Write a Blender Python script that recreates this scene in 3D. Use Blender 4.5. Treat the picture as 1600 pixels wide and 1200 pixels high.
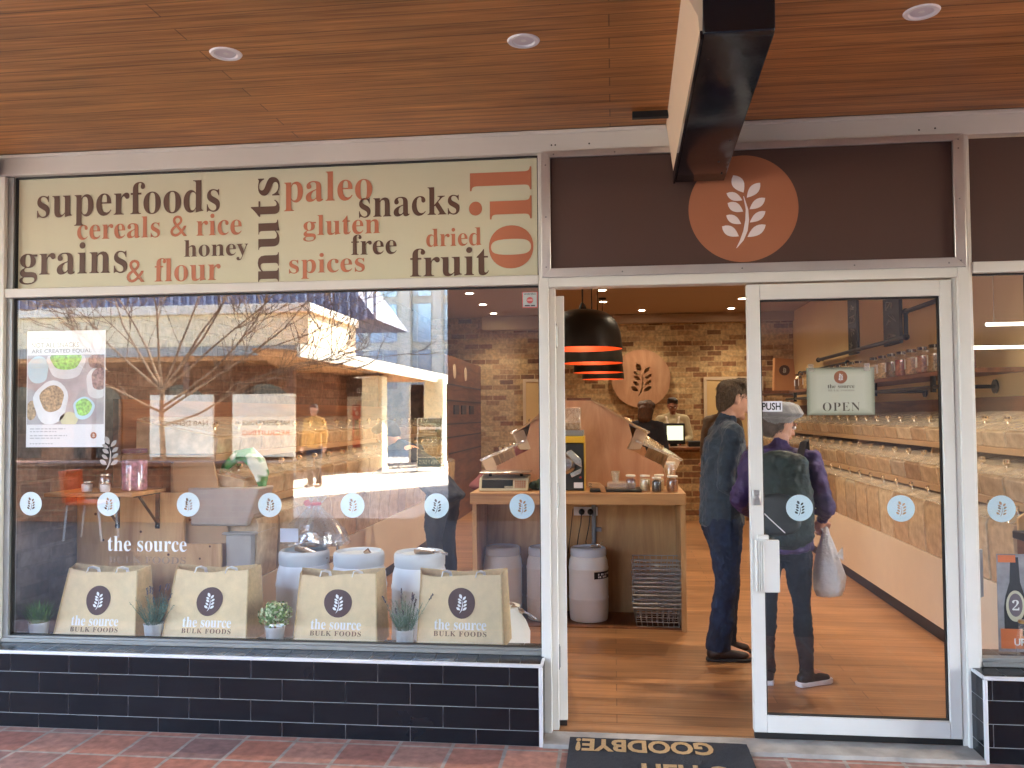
import bpy, bmesh, math, random
from math import sin, cos, pi, radians
from mathutils import Vector, Matrix, Euler, noise
random.seed(7)
for o in list(bpy.data.objects): bpy.data.objects.remove(o)
SC = bpy.context.scene; COL = SC.collection
# ---------------------------------------------------------------- camera
CAM = (0.0, -4.097, 1.51); YAW = math.atan(158/1340.); PITCH = radians(2.05); ROLL = radians(-0.42)
cd = bpy.data.cameras.new('camera'); cam = bpy.data.objects.new('camera', cd); COL.objects.link(cam)
fw = Vector((-sin(YAW)*cos(PITCH), cos(YAW)*cos(PITCH), sin(PITCH))); r0 = Vector((cos(YAW), sin(YAW), 0)); u0 = r0.cross(fw)
rv = cos(ROLL)*r0 + sin(ROLL)*u0; uv = -sin(ROLL)*r0 + cos(ROLL)*u0
M = Matrix((rv, uv, -fw)).transposed().to_4x4(); M.translation = Vector(CAM); cam.matrix_world = M
cd.sensor_width = 36; cd.lens = 36*1340/1600.; cd.clip_start = 0.05; cd.clip_end = 500
SC.camera = cam
# ---------------------------------------------------------------- sky, sun, exposure
SUN_AZ = (0.61, -0.79); SUN_EL = radians(40)
w = bpy.data.worlds.new('World'); SC.world = w; w.use_nodes = True
nt = w.node_tree; bg = nt.nodes['Background']; sky = nt.nodes.new('ShaderNodeTexSky'); sky.sky_type = 'NISHITA'; sky.sun_disc = False
sky.sun_elevation = SUN_EL; sky.sun_rotation = math.atan2(SUN_AZ[0], SUN_AZ[1])
nt.links.new(sky.outputs[0], bg.inputs[0]); bg.inputs[1].default_value = 0.15
sd = bpy.data.lights.new('sun', 'SUN'); sd.energy = 4.6; sd.angle = radians(0.5); sd.color = (1, .93, .82)
so = bpy.data.objects.new('sun', sd); COL.objects.link(so)
so.rotation_euler = Vector((-SUN_AZ[0]*cos(SUN_EL), -SUN_AZ[1]*cos(SUN_EL), -sin(SUN_EL))).to_track_quat('-Z', 'Y').to_euler()
so.location = (8, -10, 12)
SC.view_settings.view_transform = 'Standard'; SC.view_settings.look = 'None'; SC.view_settings.gamma = 1
SC.view_settings.exposure = 4.5
LAMP = 0.245          # scales every lamp inside the shop
try:
    SC.cycles.use_denoising = True; SC.cycles.max_bounces = 10; SC.cycles.transparent_max_bounces = 24
    SC.cycles.sample_clamp_indirect = 6; SC.cycles.caustics_reflective = False; SC.cycles.caustics_refractive = False
except Exception: pass

# ---------------------------------------------------------------- helpers
def S(r, g, b):
    f = lambda c: (c/255/12.92 if c/255 < .04045 else ((c/255+.055)/1.055)**2.4)
    return (f(r), f(g), f(b), 1)
class MB:
    def __init__(s): s.v = []; s.f = []; s.m = []
    def add(s, vs, fs, m=0):
        n = len(s.v); s.v += [tuple(p) for p in vs]; s.f += [tuple(i+n for i in f) for f in fs]; s.m += [m]*len(fs); return s
    def box(s, x0, x1, y0, y1, z0, z1, m=0):
        vs = [(x, y, z) for z in (z0, z1) for y in (y0, y1) for x in (x0, x1)]
        return s.add(vs, [(0,2,3,1),(4,5,7,6),(0,1,5,4),(2,6,7,3),(0,4,6,2),(1,3,7,5)], m)
    def prism(s, pts, ax, a, b, m=0):
        n = len(pts)
        def P(p, t): return {'x': (t, p[0], p[1]), 'y': (p[0], t, p[1]), 'z': (p[0], p[1], t)}[ax]
        return s.add([P(p, a) for p in pts]+[P(p, b) for p in pts],
                     [tuple(range(n))[::-1], tuple(range(n, 2*n))]+[(i, (i+1) % n, n+(i+1) % n, n+i) for i in range(n)], m)
    def lathe(s, prof, cx=0, cy=0, n=24, m=0, z=0, ax='z', a0=0, caps=True):
        vs = []; k = len(prof)
        for r, h in prof:
            for i in range(n):
                a = a0+2*pi*i/n
                if ax == 'z': vs.append((cx+r*cos(a), cy+r*sin(a), z+h))
                elif ax == 'y': vs.append((cx+r*cos(a), z+h, cy+r*sin(a)))
                else: vs.append((z+h, cx+r*cos(a), cy+r*sin(a)))
        fs = [(j*n+i, j*n+(i+1) % n, (j+1)*n+(i+1) % n, (j+1)*n+i) for j in range(k-1) for i in range(n)]
        if caps and prof[0][0] > 1e-5: fs.append(tuple(range(n))[::-1])
        if caps and prof[-1][0] > 1e-5: fs.append(tuple(range((k-1)*n, k*n)))
        return s.add(vs, fs, m)
    def tube(s, pts, r, n=8, m=0, flat=1.0):
        pts = [Vector(p) for p in pts]; k = len(pts); rs = r if isinstance(r, (list, tuple)) else [r]*k
        vs = []; up = None
        for i, p in enumerate(pts):
            d = (pts[min(i+1, k-1)]-pts[max(i-1, 0)]).normalized()
            if up is None: up = Vector((0, 0, 1)) if abs(d.z) < .9 else Vector((1, 0, 0))
            a = d.cross(up).normalized(); b = a.cross(d).normalized(); up = b
            for j in range(n):
                t = 2*pi*j/n; vs.append(p+a*rs[i]*cos(t)+b*rs[i]*flat*sin(t))
        fs = [(j*n+i, j*n+(i+1) % n, (j+1)*n+(i+1) % n, (j+1)*n+i) for j in range(k-1) for i in range(n)]
        fs += [tuple(range(n))[::-1], tuple(range((k-1)*n, k*n))]
        return s.add(vs, fs, m)
    def ball(s, c, r, nu=14, nv=8, m=0, rot=None):
        r = r if isinstance(r, (list, tuple)) else (r, r, r); c = Vector(c); vs = [Vector((0, 0, -1))]
        for j in range(1, nv):
            b = -pi/2+pi*j/nv
            for i in range(nu): vs.append(Vector((cos(b)*cos(2*pi*i/nu), cos(b)*sin(2*pi*i/nu), sin(b))))
        vs.append(Vector((0, 0, 1)))
        out = []
        for p in vs:
            q = Vector((p.x*r[0], p.y*r[1], p.z*r[2]))
            if rot: q = rot @ q
            out.append(c+q)
        fs = [(0, 1+(i+1) % nu, 1+i) for i in range(nu)]
        fs += [(1+(j-1)*nu+i, 1+(j-1)*nu+(i+1) % nu, 1+j*nu+(i+1) % nu, 1+j*nu+i) for j in range(1, nv-1) for i in range(nu)]
        t = len(vs)-1; fs += [(t, 1+(nv-2)*nu+i, 1+(nv-2)*nu+(i+1) % nu) for i in range(nu)]
        return s.add(out, fs, m)
    def mesh(s, m, me): # append another mesh
        return s.add([v.co for v in me.vertices], [tuple(p.vertices) for p in me.polygons], m)
    def build(s, name, mats, parent=None, bevel=0, smooth=True, ang=35, local=False, normals=True):
        me = bpy.data.meshes.new(name); me.from_pydata(s.v, [], s.f); me.update()
        if normals:
            bm = bmesh.new(); bm.from_mesh(me); bmesh.ops.recalc_face_normals(bm, faces=bm.faces); bm.to_mesh(me); bm.free()
        mats = mats if isinstance(mats, (list, tuple)) else [mats]
        for mt in mats: me.materials.append(mt)
        if len(mats) > 1: me.polygons.foreach_set('material_index', s.m[:len(me.polygons)])
        return link(name, me, parent, bevel, smooth, ang, local)
def link(name, me, parent=None, bevel=0, smooth=True, ang=35, local=False):
    if smooth:
        me.shade_smooth(); me.set_sharp_from_angle(angle=radians(ang))
    o = bpy.data.objects.new(name, me); COL.objects.link(o)
    if parent:
        o.parent = parent
        if not local: # mesh is in world coordinates, parents of things are never turned when they are built
            r = parent
            while r.parent: r = r.parent
            if r is parent: o.location = -r.location
    if bevel:
        b = o.modifiers.new('bevel', 'BEVEL'); b.width = bevel; b.segments = 2; b.limit_method = 'ANGLE'; b.angle_limit = radians(40)
    return o
def tag(o, label, cat, group=None, kind=None):
    if label: o['label'] = label
    if cat: o['category'] = cat
    if group: o['group'] = group
    if kind: o['kind'] = kind
    return o
def thing(name, label, cat, loc=(0, 0, 0), group=None):
    o = bpy.data.objects.new(name, None); COL.objects.link(o); o.location = loc; o.empty_display_size = .1
    return tag(o, label, cat, group)
def copy_tree(o, parent=None):
    c = o.copy(); COL.objects.link(c)
    if parent: c.parent = parent; c.matrix_parent_inverse = o.matrix_parent_inverse
    for ch in list(o.children): copy_tree(ch, c)
    return c

# ---------------------------------------------------------------- materials
def mat(name, col=(.5, .5, .5, 1), rough=.5, metal=0, spec=.5, noise_amt=0, noise_scale=8, bump=0, bump_scale=40, emit=None, estr=1, coat=0, sheen=0, alpha=1, trans=0, stretch=None):
    m = bpy.data.materials.new(name); m.use_nodes = True; t = m.node_tree; b = t.nodes['Principled BSDF']
    b.inputs['Base Color'].default_value = col; b.inputs['Roughness'].default_value = rough; b.inputs['Metallic'].default_value = metal
    b.inputs['Specular IOR Level'].default_value = spec; b.inputs['Coat Weight'].default_value = coat; b.inputs['Sheen Weight'].default_value = sheen
    if emit: b.inputs['Emission Color'].default_value = emit; b.inputs['Emission Strength'].default_value = estr
    if alpha < 1: b.inputs['Alpha'].default_value = alpha
    if noise_amt or bump:
        tc = t.nodes.new('ShaderNodeTexCoord'); mp = t.nodes.new('ShaderNodeMapping'); t.links.new(tc.outputs['Object'], mp.inputs[0])
        if stretch: mp.inputs['Scale'].default_value = stretch
    if noise_amt:
        n = t.nodes.new('ShaderNodeTexNoise'); n.inputs['Scale'].default_value = noise_scale; n.inputs['Detail'].default_value = 6; t.links.new(mp.outputs[0], n.inputs[0])
        r = t.nodes.new('ShaderNodeMapRange'); r.inputs['From Min'].default_value = .25; r.inputs['From Max'].default_value = .75
        r.inputs['To Min'].default_value = 1-noise_amt; r.inputs['To Max'].default_value = 1+noise_amt; t.links.new(n.outputs[0], r.inputs[0])
        x = t.nodes.new('ShaderNodeVectorMath'); x.operation = 'SCALE'; x.inputs[0].default_value = col[:3]; t.links.new(r.outputs[0], x.inputs['Scale']); t.links.new(x.outputs[0], b.inputs['Base Color'])
        rr = t.nodes.new('ShaderNodeMapRange'); rr.inputs['To Min'].default_value = max(.02, rough-.12); rr.inputs['To Max'].default_value = min(1, rough+.12); t.links.new(n.outputs[0], rr.inputs[0]); t.links.new(rr.outputs[0], b.inputs['Roughness'])
    if bump:
        n2 = t.nodes.new('ShaderNodeTexNoise'); n2.inputs['Scale'].default_value = bump_scale; n2.inputs['Detail'].default_value = 5; t.links.new(mp.outputs[0], n2.inputs[0])
        bp = t.nodes.new('ShaderNodeBump'); bp.inputs['Strength'].default_value = bump; bp.inputs['Distance'].default_value = .02; t.links.new(n2.outputs[0], bp.inputs['Height']); t.links.new(bp.outputs[0], b.inputs['Normal'])
    return m
def ramp(t, stops):
    r = t.nodes.new('ShaderNodeValToRGB'); e = r.color_ramp.elements
    while len(e) < len(stops): e.new(.5)
    for k, (p, c) in enumerate(stops): e[k].position = p; e[k].color = c
    return r
def wood(name, dark, light, stretch=(1, 12, 12), rough=.5, boards=None, swap=None, scale=2.2, bump=.15, gap=.6, gapw=.004, var=.35, coat=0, offs=.37, stain=0):
    """grain runs along the axis whose stretch is smallest; boards=(length,width) laid in the swap plane"""
    m = bpy.data.materials.new(name); m.use_nodes = True; t = m.node_tree; b = t.nodes['Principled BSDF']; b.inputs['Roughness'].default_value = rough; b.inputs['Coat Weight'].default_value = coat
    tc = t.nodes.new('ShaderNodeTexCoord'); mp = t.nodes.new('ShaderNodeMapping'); mp.inputs['Scale'].default_value = stretch; t.links.new(tc.outputs['Object'], mp.inputs[0])
    n = t.nodes.new('ShaderNodeTexNoise'); n.inputs['Scale'].default_value = scale; n.inputs['Detail'].default_value = 9; n.inputs['Roughness'].default_value = .62; n.inputs['Distortion'].default_value = .9
    t.links.new(mp.outputs[0], n.inputs[0])
    r = ramp(t, [(.3, dark), (.5, tuple((a+c)/2 for a, c in zip(dark, light))), (.72, light)]); t.links.new(n.outputs[0], r.inputs[0]); out = r.outputs[0]
    big = t.nodes.new('ShaderNodeTexNoise'); big.inputs['Scale'].default_value = 1.1; big.inputs['Detail'].default_value = 3; t.links.new(tc.outputs['Object'], big.inputs[0])
    mr = t.nodes.new('ShaderNodeMapRange'); mr.inputs['From Min'].default_value = .3; mr.inputs['From Max'].default_value = .7; mr.inputs['To Min'].default_value = .8; mr.inputs['To Max'].default_value = 1.2; t.links.new(big.outputs[0], mr.inputs[0])
    x = t.nodes.new('ShaderNodeVectorMath'); x.operation = 'SCALE'; t.links.new(out, x.inputs[0]); t.links.new(mr.outputs[0], x.inputs['Scale']); out = x.outputs[0]
    if stain:
        ms = t.nodes.new('ShaderNodeMapping'); ms.inputs['Scale'].default_value = tuple(q**.6 for q in stretch); t.links.new(tc.outputs['Object'], ms.inputs[0])
        sn = t.nodes.new('ShaderNodeTexNoise'); sn.inputs['Scale'].default_value = 1.7; sn.inputs['Detail'].default_value = 8; sn.inputs['Roughness'].default_value = .7; t.links.new(ms.outputs[0], sn.inputs[0])
        sr = t.nodes.new('ShaderNodeMapRange'); sr.inputs['From Min'].default_value = .30; sr.inputs['From Max'].default_value = .52; sr.inputs['To Min'].default_value = 1-stain; sr.inputs['To Max'].default_value = 1; t.links.new(sn.outputs[0], sr.inputs[0])
        xs = t.nodes.new('ShaderNodeVectorMath'); xs.operation = 'SCALE'; t.links.new(out, xs.inputs[0]); t.links.new(sr.outputs[0], xs.inputs['Scale']); out = xs.outputs[0]
    if boards:
        sp = t.nodes.new('ShaderNodeSeparateXYZ'); cb = t.nodes.new('ShaderNodeCombineXYZ'); t.links.new(tc.outputs['Object'], sp.inputs[0])
        a, c = swap or (0, 1); t.links.new(sp.outputs[a], cb.inputs[0]); t.links.new(sp.outputs[c], cb.inputs[1])
        br = t.nodes.new('ShaderNodeTexBrick'); br.inputs['Scale'].default_value = 1; br.inputs['Brick Width'].default_value = boards[0]; br.inputs['Row Height'].default_value = boards[1]
        br.inputs['Mortar Size'].default_value = gapw; br.inputs['Mortar Smooth'].default_value = .1; br.inputs['Bias'].default_value = 0; br.offset = offs
        br.inputs['Color1'].default_value = (1-var,)*3+(1,); br.inputs['Color2'].default_value = (1+var,)*3+(1,); br.inputs['Mortar'].default_value = (1-gap,)*3+(1,)
        t.links.new(cb.outputs[0], br.inputs[0])
        x2 = t.nodes.new('ShaderNodeVectorMath'); x2.operation = 'MULTIPLY'; t.links.new(out, x2.inputs[0]); t.links.new(br.outputs[0], x2.inputs[1]); out = x2.outputs[0]
    t.links.new(out, b.inputs['Base Color'])
    if bump:
        bp = t.nodes.new('ShaderNodeBump'); bp.inputs['Strength'].default_value = bump; bp.inputs['Distance'].default_value = .01; t.links.new(n.outputs[0], bp.inputs['Height']); t.links.new(bp.outputs[0], b.inputs['Normal'])
    return m
def brick(name, cols, mortar, bw, bh, msize, axes=(0, 2), offs=.5, rough=.8, bump=.5, off0=(0, 0), dirt=.25, msmooth=.2, spec=.4):
    m = bpy.data.materials.new(name); m.use_nodes = True; t = m.node_tree; b = t.nodes['Principled BSDF']; b.inputs['Roughness'].default_value = rough; b.inputs['Specular IOR Level'].default_value = spec
    tc = t.nodes.new('ShaderNodeTexCoord'); sp = t.nodes.new('ShaderNodeSeparateXYZ'); cb = t.nodes.new('ShaderNodeCombineXYZ'); t.links.new(tc.outputs['Object'], sp.inputs[0])
    for k in (0, 1):
        ad = t.nodes.new('ShaderNodeMath'); ad.operation = 'ADD'; ad.inputs[1].default_value = -off0[k]+50*(bw if k == 0 else bh); t.links.new(sp.outputs[axes[k]], ad.inputs[0]); t.links.new(ad.outputs[0], cb.inputs[k])
    wn = t.nodes.new('ShaderNodeTexNoise'); wn.inputs['Scale'].default_value = 14; t.links.new(tc.outputs['Object'], wn.inputs[0])
    wv = t.nodes.new('ShaderNodeVectorMath'); wv.operation = 'MULTIPLY_ADD'; wv.inputs[1].default_value = (msize*.8,)*3; t.links.new(wn.outputs['Color'], wv.inputs[0]); t.links.new(cb.outputs[0], wv.inputs[2])
    br = t.nodes.new('ShaderNodeTexBrick'); br.inputs['Scale'].default_value = 1; br.inputs['Brick Width'].default_value = bw; br.inputs['Row Height'].default_value = bh; br.inputs['Mortar Size'].default_value = msize; br.inputs['Mortar Smooth'].default_value = msmooth; br.inputs['Bias'].default_value = 0; br.offset = offs
    br.inputs['Color1'].default_value = (0, 0, 0, 1); br.inputs['Color2'].default_value = (1, 1, 1, 1); br.inputs['Mortar'].default_value = (.5, .5, .5, 1)
    t.links.new(wv.outputs[0], br.inputs[0])
    r = ramp(t, [((k+.02)/len(cols), c) for k, c in enumerate(cols)]); r.color_ramp.interpolation = 'LINEAR'; t.links.new(br.outputs['Color'], r.inputs[0])
    n = t.nodes.new('ShaderNodeTexNoise'); n.inputs['Scale'].default_value = 22; n.inputs['Detail'].default_value = 6; t.links.new(tc.outputs['Object'], n.inputs[0])
    mr = t.nodes.new('ShaderNodeMapRange'); mr.inputs['From Min'].default_value = .3; mr.inputs['From Max'].default_value = .7; mr.inputs['To Min'].default_value = 1-dirt; mr.inputs['To Max'].default_value = 1+dirt; t.links.new(n.outputs[0], mr.inputs[0])
    mx = t.nodes.new('ShaderNodeMix'); mx.data_type = 'RGBA'; t.links.new(br.outputs['Fac'], mx.inputs[0]); t.links.new(r.outputs[0], mx.inputs[6]); mx.inputs[7].default_value = mortar
    x = t.nodes.new('ShaderNodeVectorMath'); x.operation = 'SCALE'; t.links.new(mx.outputs[2], x.inputs[0]); t.links.new(mr.outputs[0], x.inputs['Scale']); t.links.new(x.outputs[0], b.inputs['Base Color'])
    h = t.nodes.new('ShaderNodeMath'); h.operation = 'MULTIPLY_ADD'; h.inputs[1].default_value = -1; t.links.new(br.outputs['Fac'], h.inputs[0])
    sc = t.nodes.new('ShaderNodeMath'); sc.operation = 'MULTIPLY'; sc.inputs[1].default_value = .5; t.links.new(n.outputs[0], sc.inputs[0]); t.links.new(sc.outputs[0], h.inputs[2])
    bp = t.nodes.new('ShaderNodeBump'); bp.inputs['Strength'].default_value = bump; bp.inputs['Distance'].default_value = .008; t.links.new(h.outputs[0], bp.inputs['Height']); t.links.new(bp.outputs[0], b.inputs['Normal'])
    return m
def glass(name, r0=.045, tint=(1, 1, 1, 1), rough=0, bump=0, haze=0):
    m = bpy.data.materials.new(name); m.use_nodes = True; t = m.node_tree; t.nodes.clear()
    out = t.nodes.new('ShaderNodeOutputMaterial'); tr = t.nodes.new('ShaderNodeBsdfTransparent'); tr.inputs[0].default_value = tint
    gl = t.nodes.new('ShaderNodeBsdfGlossy'); gl.inputs['Roughness'].default_value = rough; gl.inputs[0].default_value = (1, 1, 1, 1)
    lw = t.nodes.new('ShaderNodeLayerWeight'); lw.inputs[0].default_value = .5
    p = t.nodes.new('ShaderNodeMath'); p.operation = 'POWER'; p.inputs[1].default_value = 5; t.links.new(lw.outputs['Facing'], p.inputs[0])
    q = t.nodes.new('ShaderNodeMath'); q.operation = 'MULTIPLY_ADD'; q.inputs[1].default_value = 1-r0; q.inputs[2].default_value = r0; t.links.new(p.outputs[0], q.inputs[0])
    mx = t.nodes.new('ShaderNodeMixShader'); t.links.new(q.outputs[0], mx.inputs[0]); t.links.new(tr.outputs[0], mx.inputs[1]); t.links.new(gl.outputs[0], mx.inputs[2]); t.links.new(mx.outputs[0], out.inputs[0])
    if haze:
        df = t.nodes.new('ShaderNodeBsdfDiffuse'); df.inputs[0].default_value = S(232, 220, 200); m2 = t.nodes.new('ShaderNodeMixShader'); m2.inputs[0].default_value = haze; t.links.new(mx.outputs[0], m2.inputs[1]); t.links.new(df.outputs[0], m2.inputs[2]); t.links.new(m2.outputs[0], out.inputs[0])
    if bump:
        tc = t.nodes.new('ShaderNodeTexCoord'); n = t.nodes.new('ShaderNodeTexNoise'); n.inputs['Scale'].default_value = bump; n.inputs['Detail'].default_value = 1; t.links.new(tc.outputs['Object'], n.inputs[0])
        bp = t.nodes.new('ShaderNodeBump'); bp.inputs['Strength'].default_value = .25; bp.inputs['Distance'].default_value = .03; t.links.new(n.outputs[0], bp.inputs['Height']); t.links.new(bp.outputs[0], gl.inputs['Normal'])
    return m
def varied(name, cols, rough=.5, noise_scale=30, amt=.3, coat=0):
    """colour picked per object, for repeats that share one mesh"""
    m = mat(name, (.5, .5, .5, 1), rough, coat=coat); t = m.node_tree; b = t.nodes['Principled BSDF']
    oi = t.nodes.new('ShaderNodeObjectInfo'); r = ramp(t, [(k/max(1, len(cols)-1), c) for k, c in enumerate(cols)]); t.links.new(oi.outputs['Random'], r.inputs[0])
    tc = t.nodes.new('ShaderNodeTexCoord'); n = t.nodes.new('ShaderNodeTexNoise'); n.inputs['Scale'].default_value = noise_scale; n.inputs['Detail'].default_value = 4; t.links.new(tc.outputs['Object'], n.inputs[0])
    mr = t.nodes.new('ShaderNodeMapRange'); mr.inputs['From Min'].default_value = .3; mr.inputs['From Max'].default_value = .7; mr.inputs['To Min'].default_value = 1-amt; mr.inputs['To Max'].default_value = 1+amt; t.links.new(n.outputs[0], mr.inputs[0])
    x = t.nodes.new('ShaderNodeVectorMath'); x.operation = 'SCALE'; t.links.new(r.outputs[0], x.inputs[0]); t.links.new(mr.outputs[0], x.inputs['Scale']); t.links.new(x.outputs[0], b.inputs['Base Color'])
    return m
M_ = {}
M_['white'] = mat('white_paint', S(214, 210, 203), .38, noise_amt=.05, noise_scale=3, bump=.02)
M_['alu'] = mat('brushed_aluminium', S(205, 200, 195), .32, metal=.85, noise_amt=.08, noise_scale=5, stretch=(1, 1, 1))
M_['grey_alu'] = mat('grey_aluminium', S(140, 140, 138), .4, metal=.4, noise_amt=.08)
M_['gasket'] = mat('black_gasket', S(24, 22, 22), .6)
M_['glass'] = glass('window_glass', .062)
M_['jarglass'] = glass('jar_glass', .10)
M_['acrylic'] = glass('clear_acrylic', .2, (.95, .93, .90, 1), bump=9, haze=.2)
M_['doorglass'] = glass('door_glass', .045)
M_['binknob'] = mat('bright_bin_knob', S(246, 232, 206), .1, metal=.9)
M_['tile'] = mat('black_tile', S(19, 20, 25), .2, noise_amt=.25, noise_scale=5, bump=.05, bump_scale=9, spec=.32)
M_['grout'] = mat('pale_grout', S(150, 147, 146), .9, noise_amt=.1)
M_['trim'] = mat('tile_edge_trim', S(215, 214, 216), .35, metal=.3)
M_['soffit'] = wood('cedar_soffit', S(140, 88, 44), S(218, 154, 90), (.7, 20, 20), .45, (4.1, .092), (0, 1), scale=2.2, bump=.16, gap=.55, gapw=.0028, var=.10, stain=.25)
M_['floor'] = wood('shop_floorboards', S(128, 86, 54), S(186, 134, 90), (.6, 15, 15), .36, (1.3, .12), (0, 1), scale=2.0, bump=.05, gap=.5, gapw=.0026, var=.15, stain=.15)
M_['ply'] = wood('plywood', S(170, 124, 78), S(222, 182, 130), (5, 5, .6), .5, scale=1.5, bump=.05)
M_['plyh'] = wood('plywood_across', S(150, 102, 62), S(206, 160, 108), (.6, 6, 6), .45, scale=1.6, bump=.05)
M_['plyr'] = wood('reddish_plywood', S(170, 116, 82), S(206, 162, 128), (3, 3, .8), .45, scale=1.6, bump=.05)
M_['darkwood'] = wood('brown_boards', S(88, 52, 32), S(140, 90, 58), (6, .6, 6), .5, scale=1.8, bump=.1)
M_['brown'] = mat('brown_panel', S(72, 47, 39), .55, noise_amt=.04, noise_scale=3)
M_['terra'] = mat('terracotta_vinyl', S(160, 100, 71), .5, noise_amt=.03)
M_['cream'] = mat('cream_panel', S(206, 202, 174), .5, noise_amt=.03, noise_scale=2)
M_['creampaint'] = mat('cream_paint', S(222, 200, 172), .5, noise_amt=.04)
M_['inkbrown'] = mat('dark_brown_ink', S(88, 58, 42), .55)
M_['inkorange'] = mat('orange_brown_ink', S(186, 112, 80), .55)
M_['inkblack'] = mat('black_ink', S(26, 24, 24), .6)
M_['inkgrey'] = mat('grey_ink', S(140, 138, 134), .6)
M_['white_ink'] = mat('white_ink', S(238, 238, 236), .5)
M_['decal'] = mat('pale_blue_vinyl', S(206, 230, 238), .45)
M_['paper'] = mat('white_paper', S(236, 236, 238), .5)
M_['blackpaint'] = mat('gloss_black_paint', S(20, 22, 30), .14, spec=.6, bump=.06, bump_scale=7, noise_amt=.2)
M_['black'] = mat('matt_black', S(24, 23, 23), .5)
M_['blackmetal'] = mat('black_iron_pipe', S(34, 31, 30), .42, metal=.5)
M_['chrome'] = mat('chrome', S(225, 222, 216), .1, metal=1)
M_['steel'] = mat('stainless_steel', S(190, 188, 184), .24, metal=1)
M_['copper'] = mat('copper_lining', S(226, 92, 42), .4, metal=.15)
M_['dome'] = mat('dark_bronze_shade', S(42, 38, 32), .36, metal=.3, noise_amt=.25, noise_scale=6)
M_['galv'] = mat('galvanised_tin', S(206, 212, 216), .34, metal=.55, noise_amt=.15, noise_scale=14)
M_['barrel'] = mat('white_plastic_barrel', S(238, 238, 232), .42, noise_amt=.04, noise_scale=4)
M_['barrelblue'] = mat('pale_barrel_plastic', S(236, 240, 244), .42, noise_amt=.04, noise_scale=4)
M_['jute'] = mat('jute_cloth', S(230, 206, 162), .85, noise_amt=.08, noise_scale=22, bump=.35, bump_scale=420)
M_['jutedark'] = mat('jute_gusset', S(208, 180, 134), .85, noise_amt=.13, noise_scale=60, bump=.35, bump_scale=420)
M_['shopbrick'] = brick('pale_old_brick', [S(112, 76, 52), S(160, 122, 84), S(190, 156, 112), S(198, 168, 124), S(178, 140, 98), S(206, 178, 134), S(140, 98, 68)], S(184, 156, 116), .24, .088, .009, (0, 2), dirt=.3)
M_['sidebrick'] = brick('dark_painted_brick', [S(78, 66, 62), S(96, 82, 76), S(70, 58, 56), S(104, 90, 84)], S(92, 80, 74), .25, .09, .01, (1, 2), dirt=.3)
M_['paver'] = brick('terracotta_paver', [S(146, 98, 84), S(164, 110, 90), S(120, 92, 86), S(176, 122, 100), S(130, 102, 94), S(158, 102, 82)], S(150, 138, 126), .246, .236, .009, (0, 1), offs=0, rough=.6, bump=.25, off0=(-2.711, -.2), dirt=.28)
M_['concrete'] = mat('worn_concrete', S(156, 148, 138), .8, noise_amt=.3, noise_scale=9, bump=.3, bump_scale=30)
M_['ceil'] = mat('tan_ceiling_paint', S(176, 150, 124), .7, noise_amt=.03)
M_['yellowwall'] = mat('warm_cream_wall', S(228, 194, 138), .65, noise_amt=.04, noise_scale=2)
M_['panelcream'] = mat('cream_laminate', S(228, 212, 190), .4, noise_amt=.04)
M_['shelfedge'] = mat('pale_shelf_edge', S(176, 142, 106), .5, noise_amt=.1)
M_['binbody'] = varied('bin_contents', [S(188, 160, 128), S(208, 182, 148), S(216, 196, 166), S(168, 138, 108), S(208, 184, 148), S(196, 164, 128), S(190, 174, 152)], .25, 18, .2, coat=.6)
M_['grain'] = varied('jar_contents', [S(180, 130, 80), S(110, 70, 44), S(210, 180, 130), S(150, 60, 40), S(90, 60, 40)], .5, 60, .5, coat=.5)
M_['emit_warm'] = mat('lamp_face', S(255, 236, 200), emit=(1, .82, .55, 1), estr=.22)
M_['screen'] = mat('lit_screen', S(210, 220, 180), emit=S(226, 232, 190), estr=.07)
M_['skin'] = mat('skin', S(206, 152, 124), .5, noise_amt=.06, noise_scale=20)
M_['jacket'] = mat('slate_fleece', S(52, 63, 75), .95, noise_amt=.3, noise_scale=26, bump=.55, bump_scale=34, sheen=.15)
M_['denim'] = mat('blue_denim', S(32, 43, 66), .9, noise_amt=.55, noise_scale=16, bump=.5, bump_scale=30)
M_['leather'] = mat('dark_brown_leather', S(52, 38, 34), .45, noise_amt=.2)
M_['hair'] = mat('greying_brown_hair', S(120, 96, 72), .5, noise_amt=.6, noise_scale=55, bump=.9, bump_scale=120, stretch=(3, 3, .6))
M_['darkhair'] = mat('dark_hair', S(44, 32, 28), .5, noise_amt=.3, noise_scale=40, bump=.4, bump_scale=110)
M_['purple'] = mat('purple_shell_jacket', S(66, 46, 90), .6, noise_amt=.35, noise_scale=16, bump=.6, bump_scale=22)
M_['greenpack'] = mat('dark_green_nylon', S(22, 38, 33), .6, noise_amt=.45, noise_scale=16, bump=.6, bump_scale=24)
M_['blackcloth'] = mat('black_leggings', S(20, 20, 24), .85, noise_amt=.3, noise_scale=20, bump=.4, bump_scale=26)
M_['felt'] = mat('grey_wool_felt', S(128, 124, 122), .95, noise_amt=.12, noise_scale=30, bump=.3, bump_scale=90, sheen=.5)
M_['navy'] = mat('navy_cloth', S(32, 38, 58), .85, noise_amt=.2, noise_scale=14)
M_['plasticbag'] = mat('white_plastic_bag', S(250, 250, 244), .4, bump=.7, bump_scale=26, noise_amt=.04)
M_['greygreen'] = mat('grey_bin_plastic', S(168, 164, 160), .4, noise_amt=.08)
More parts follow.
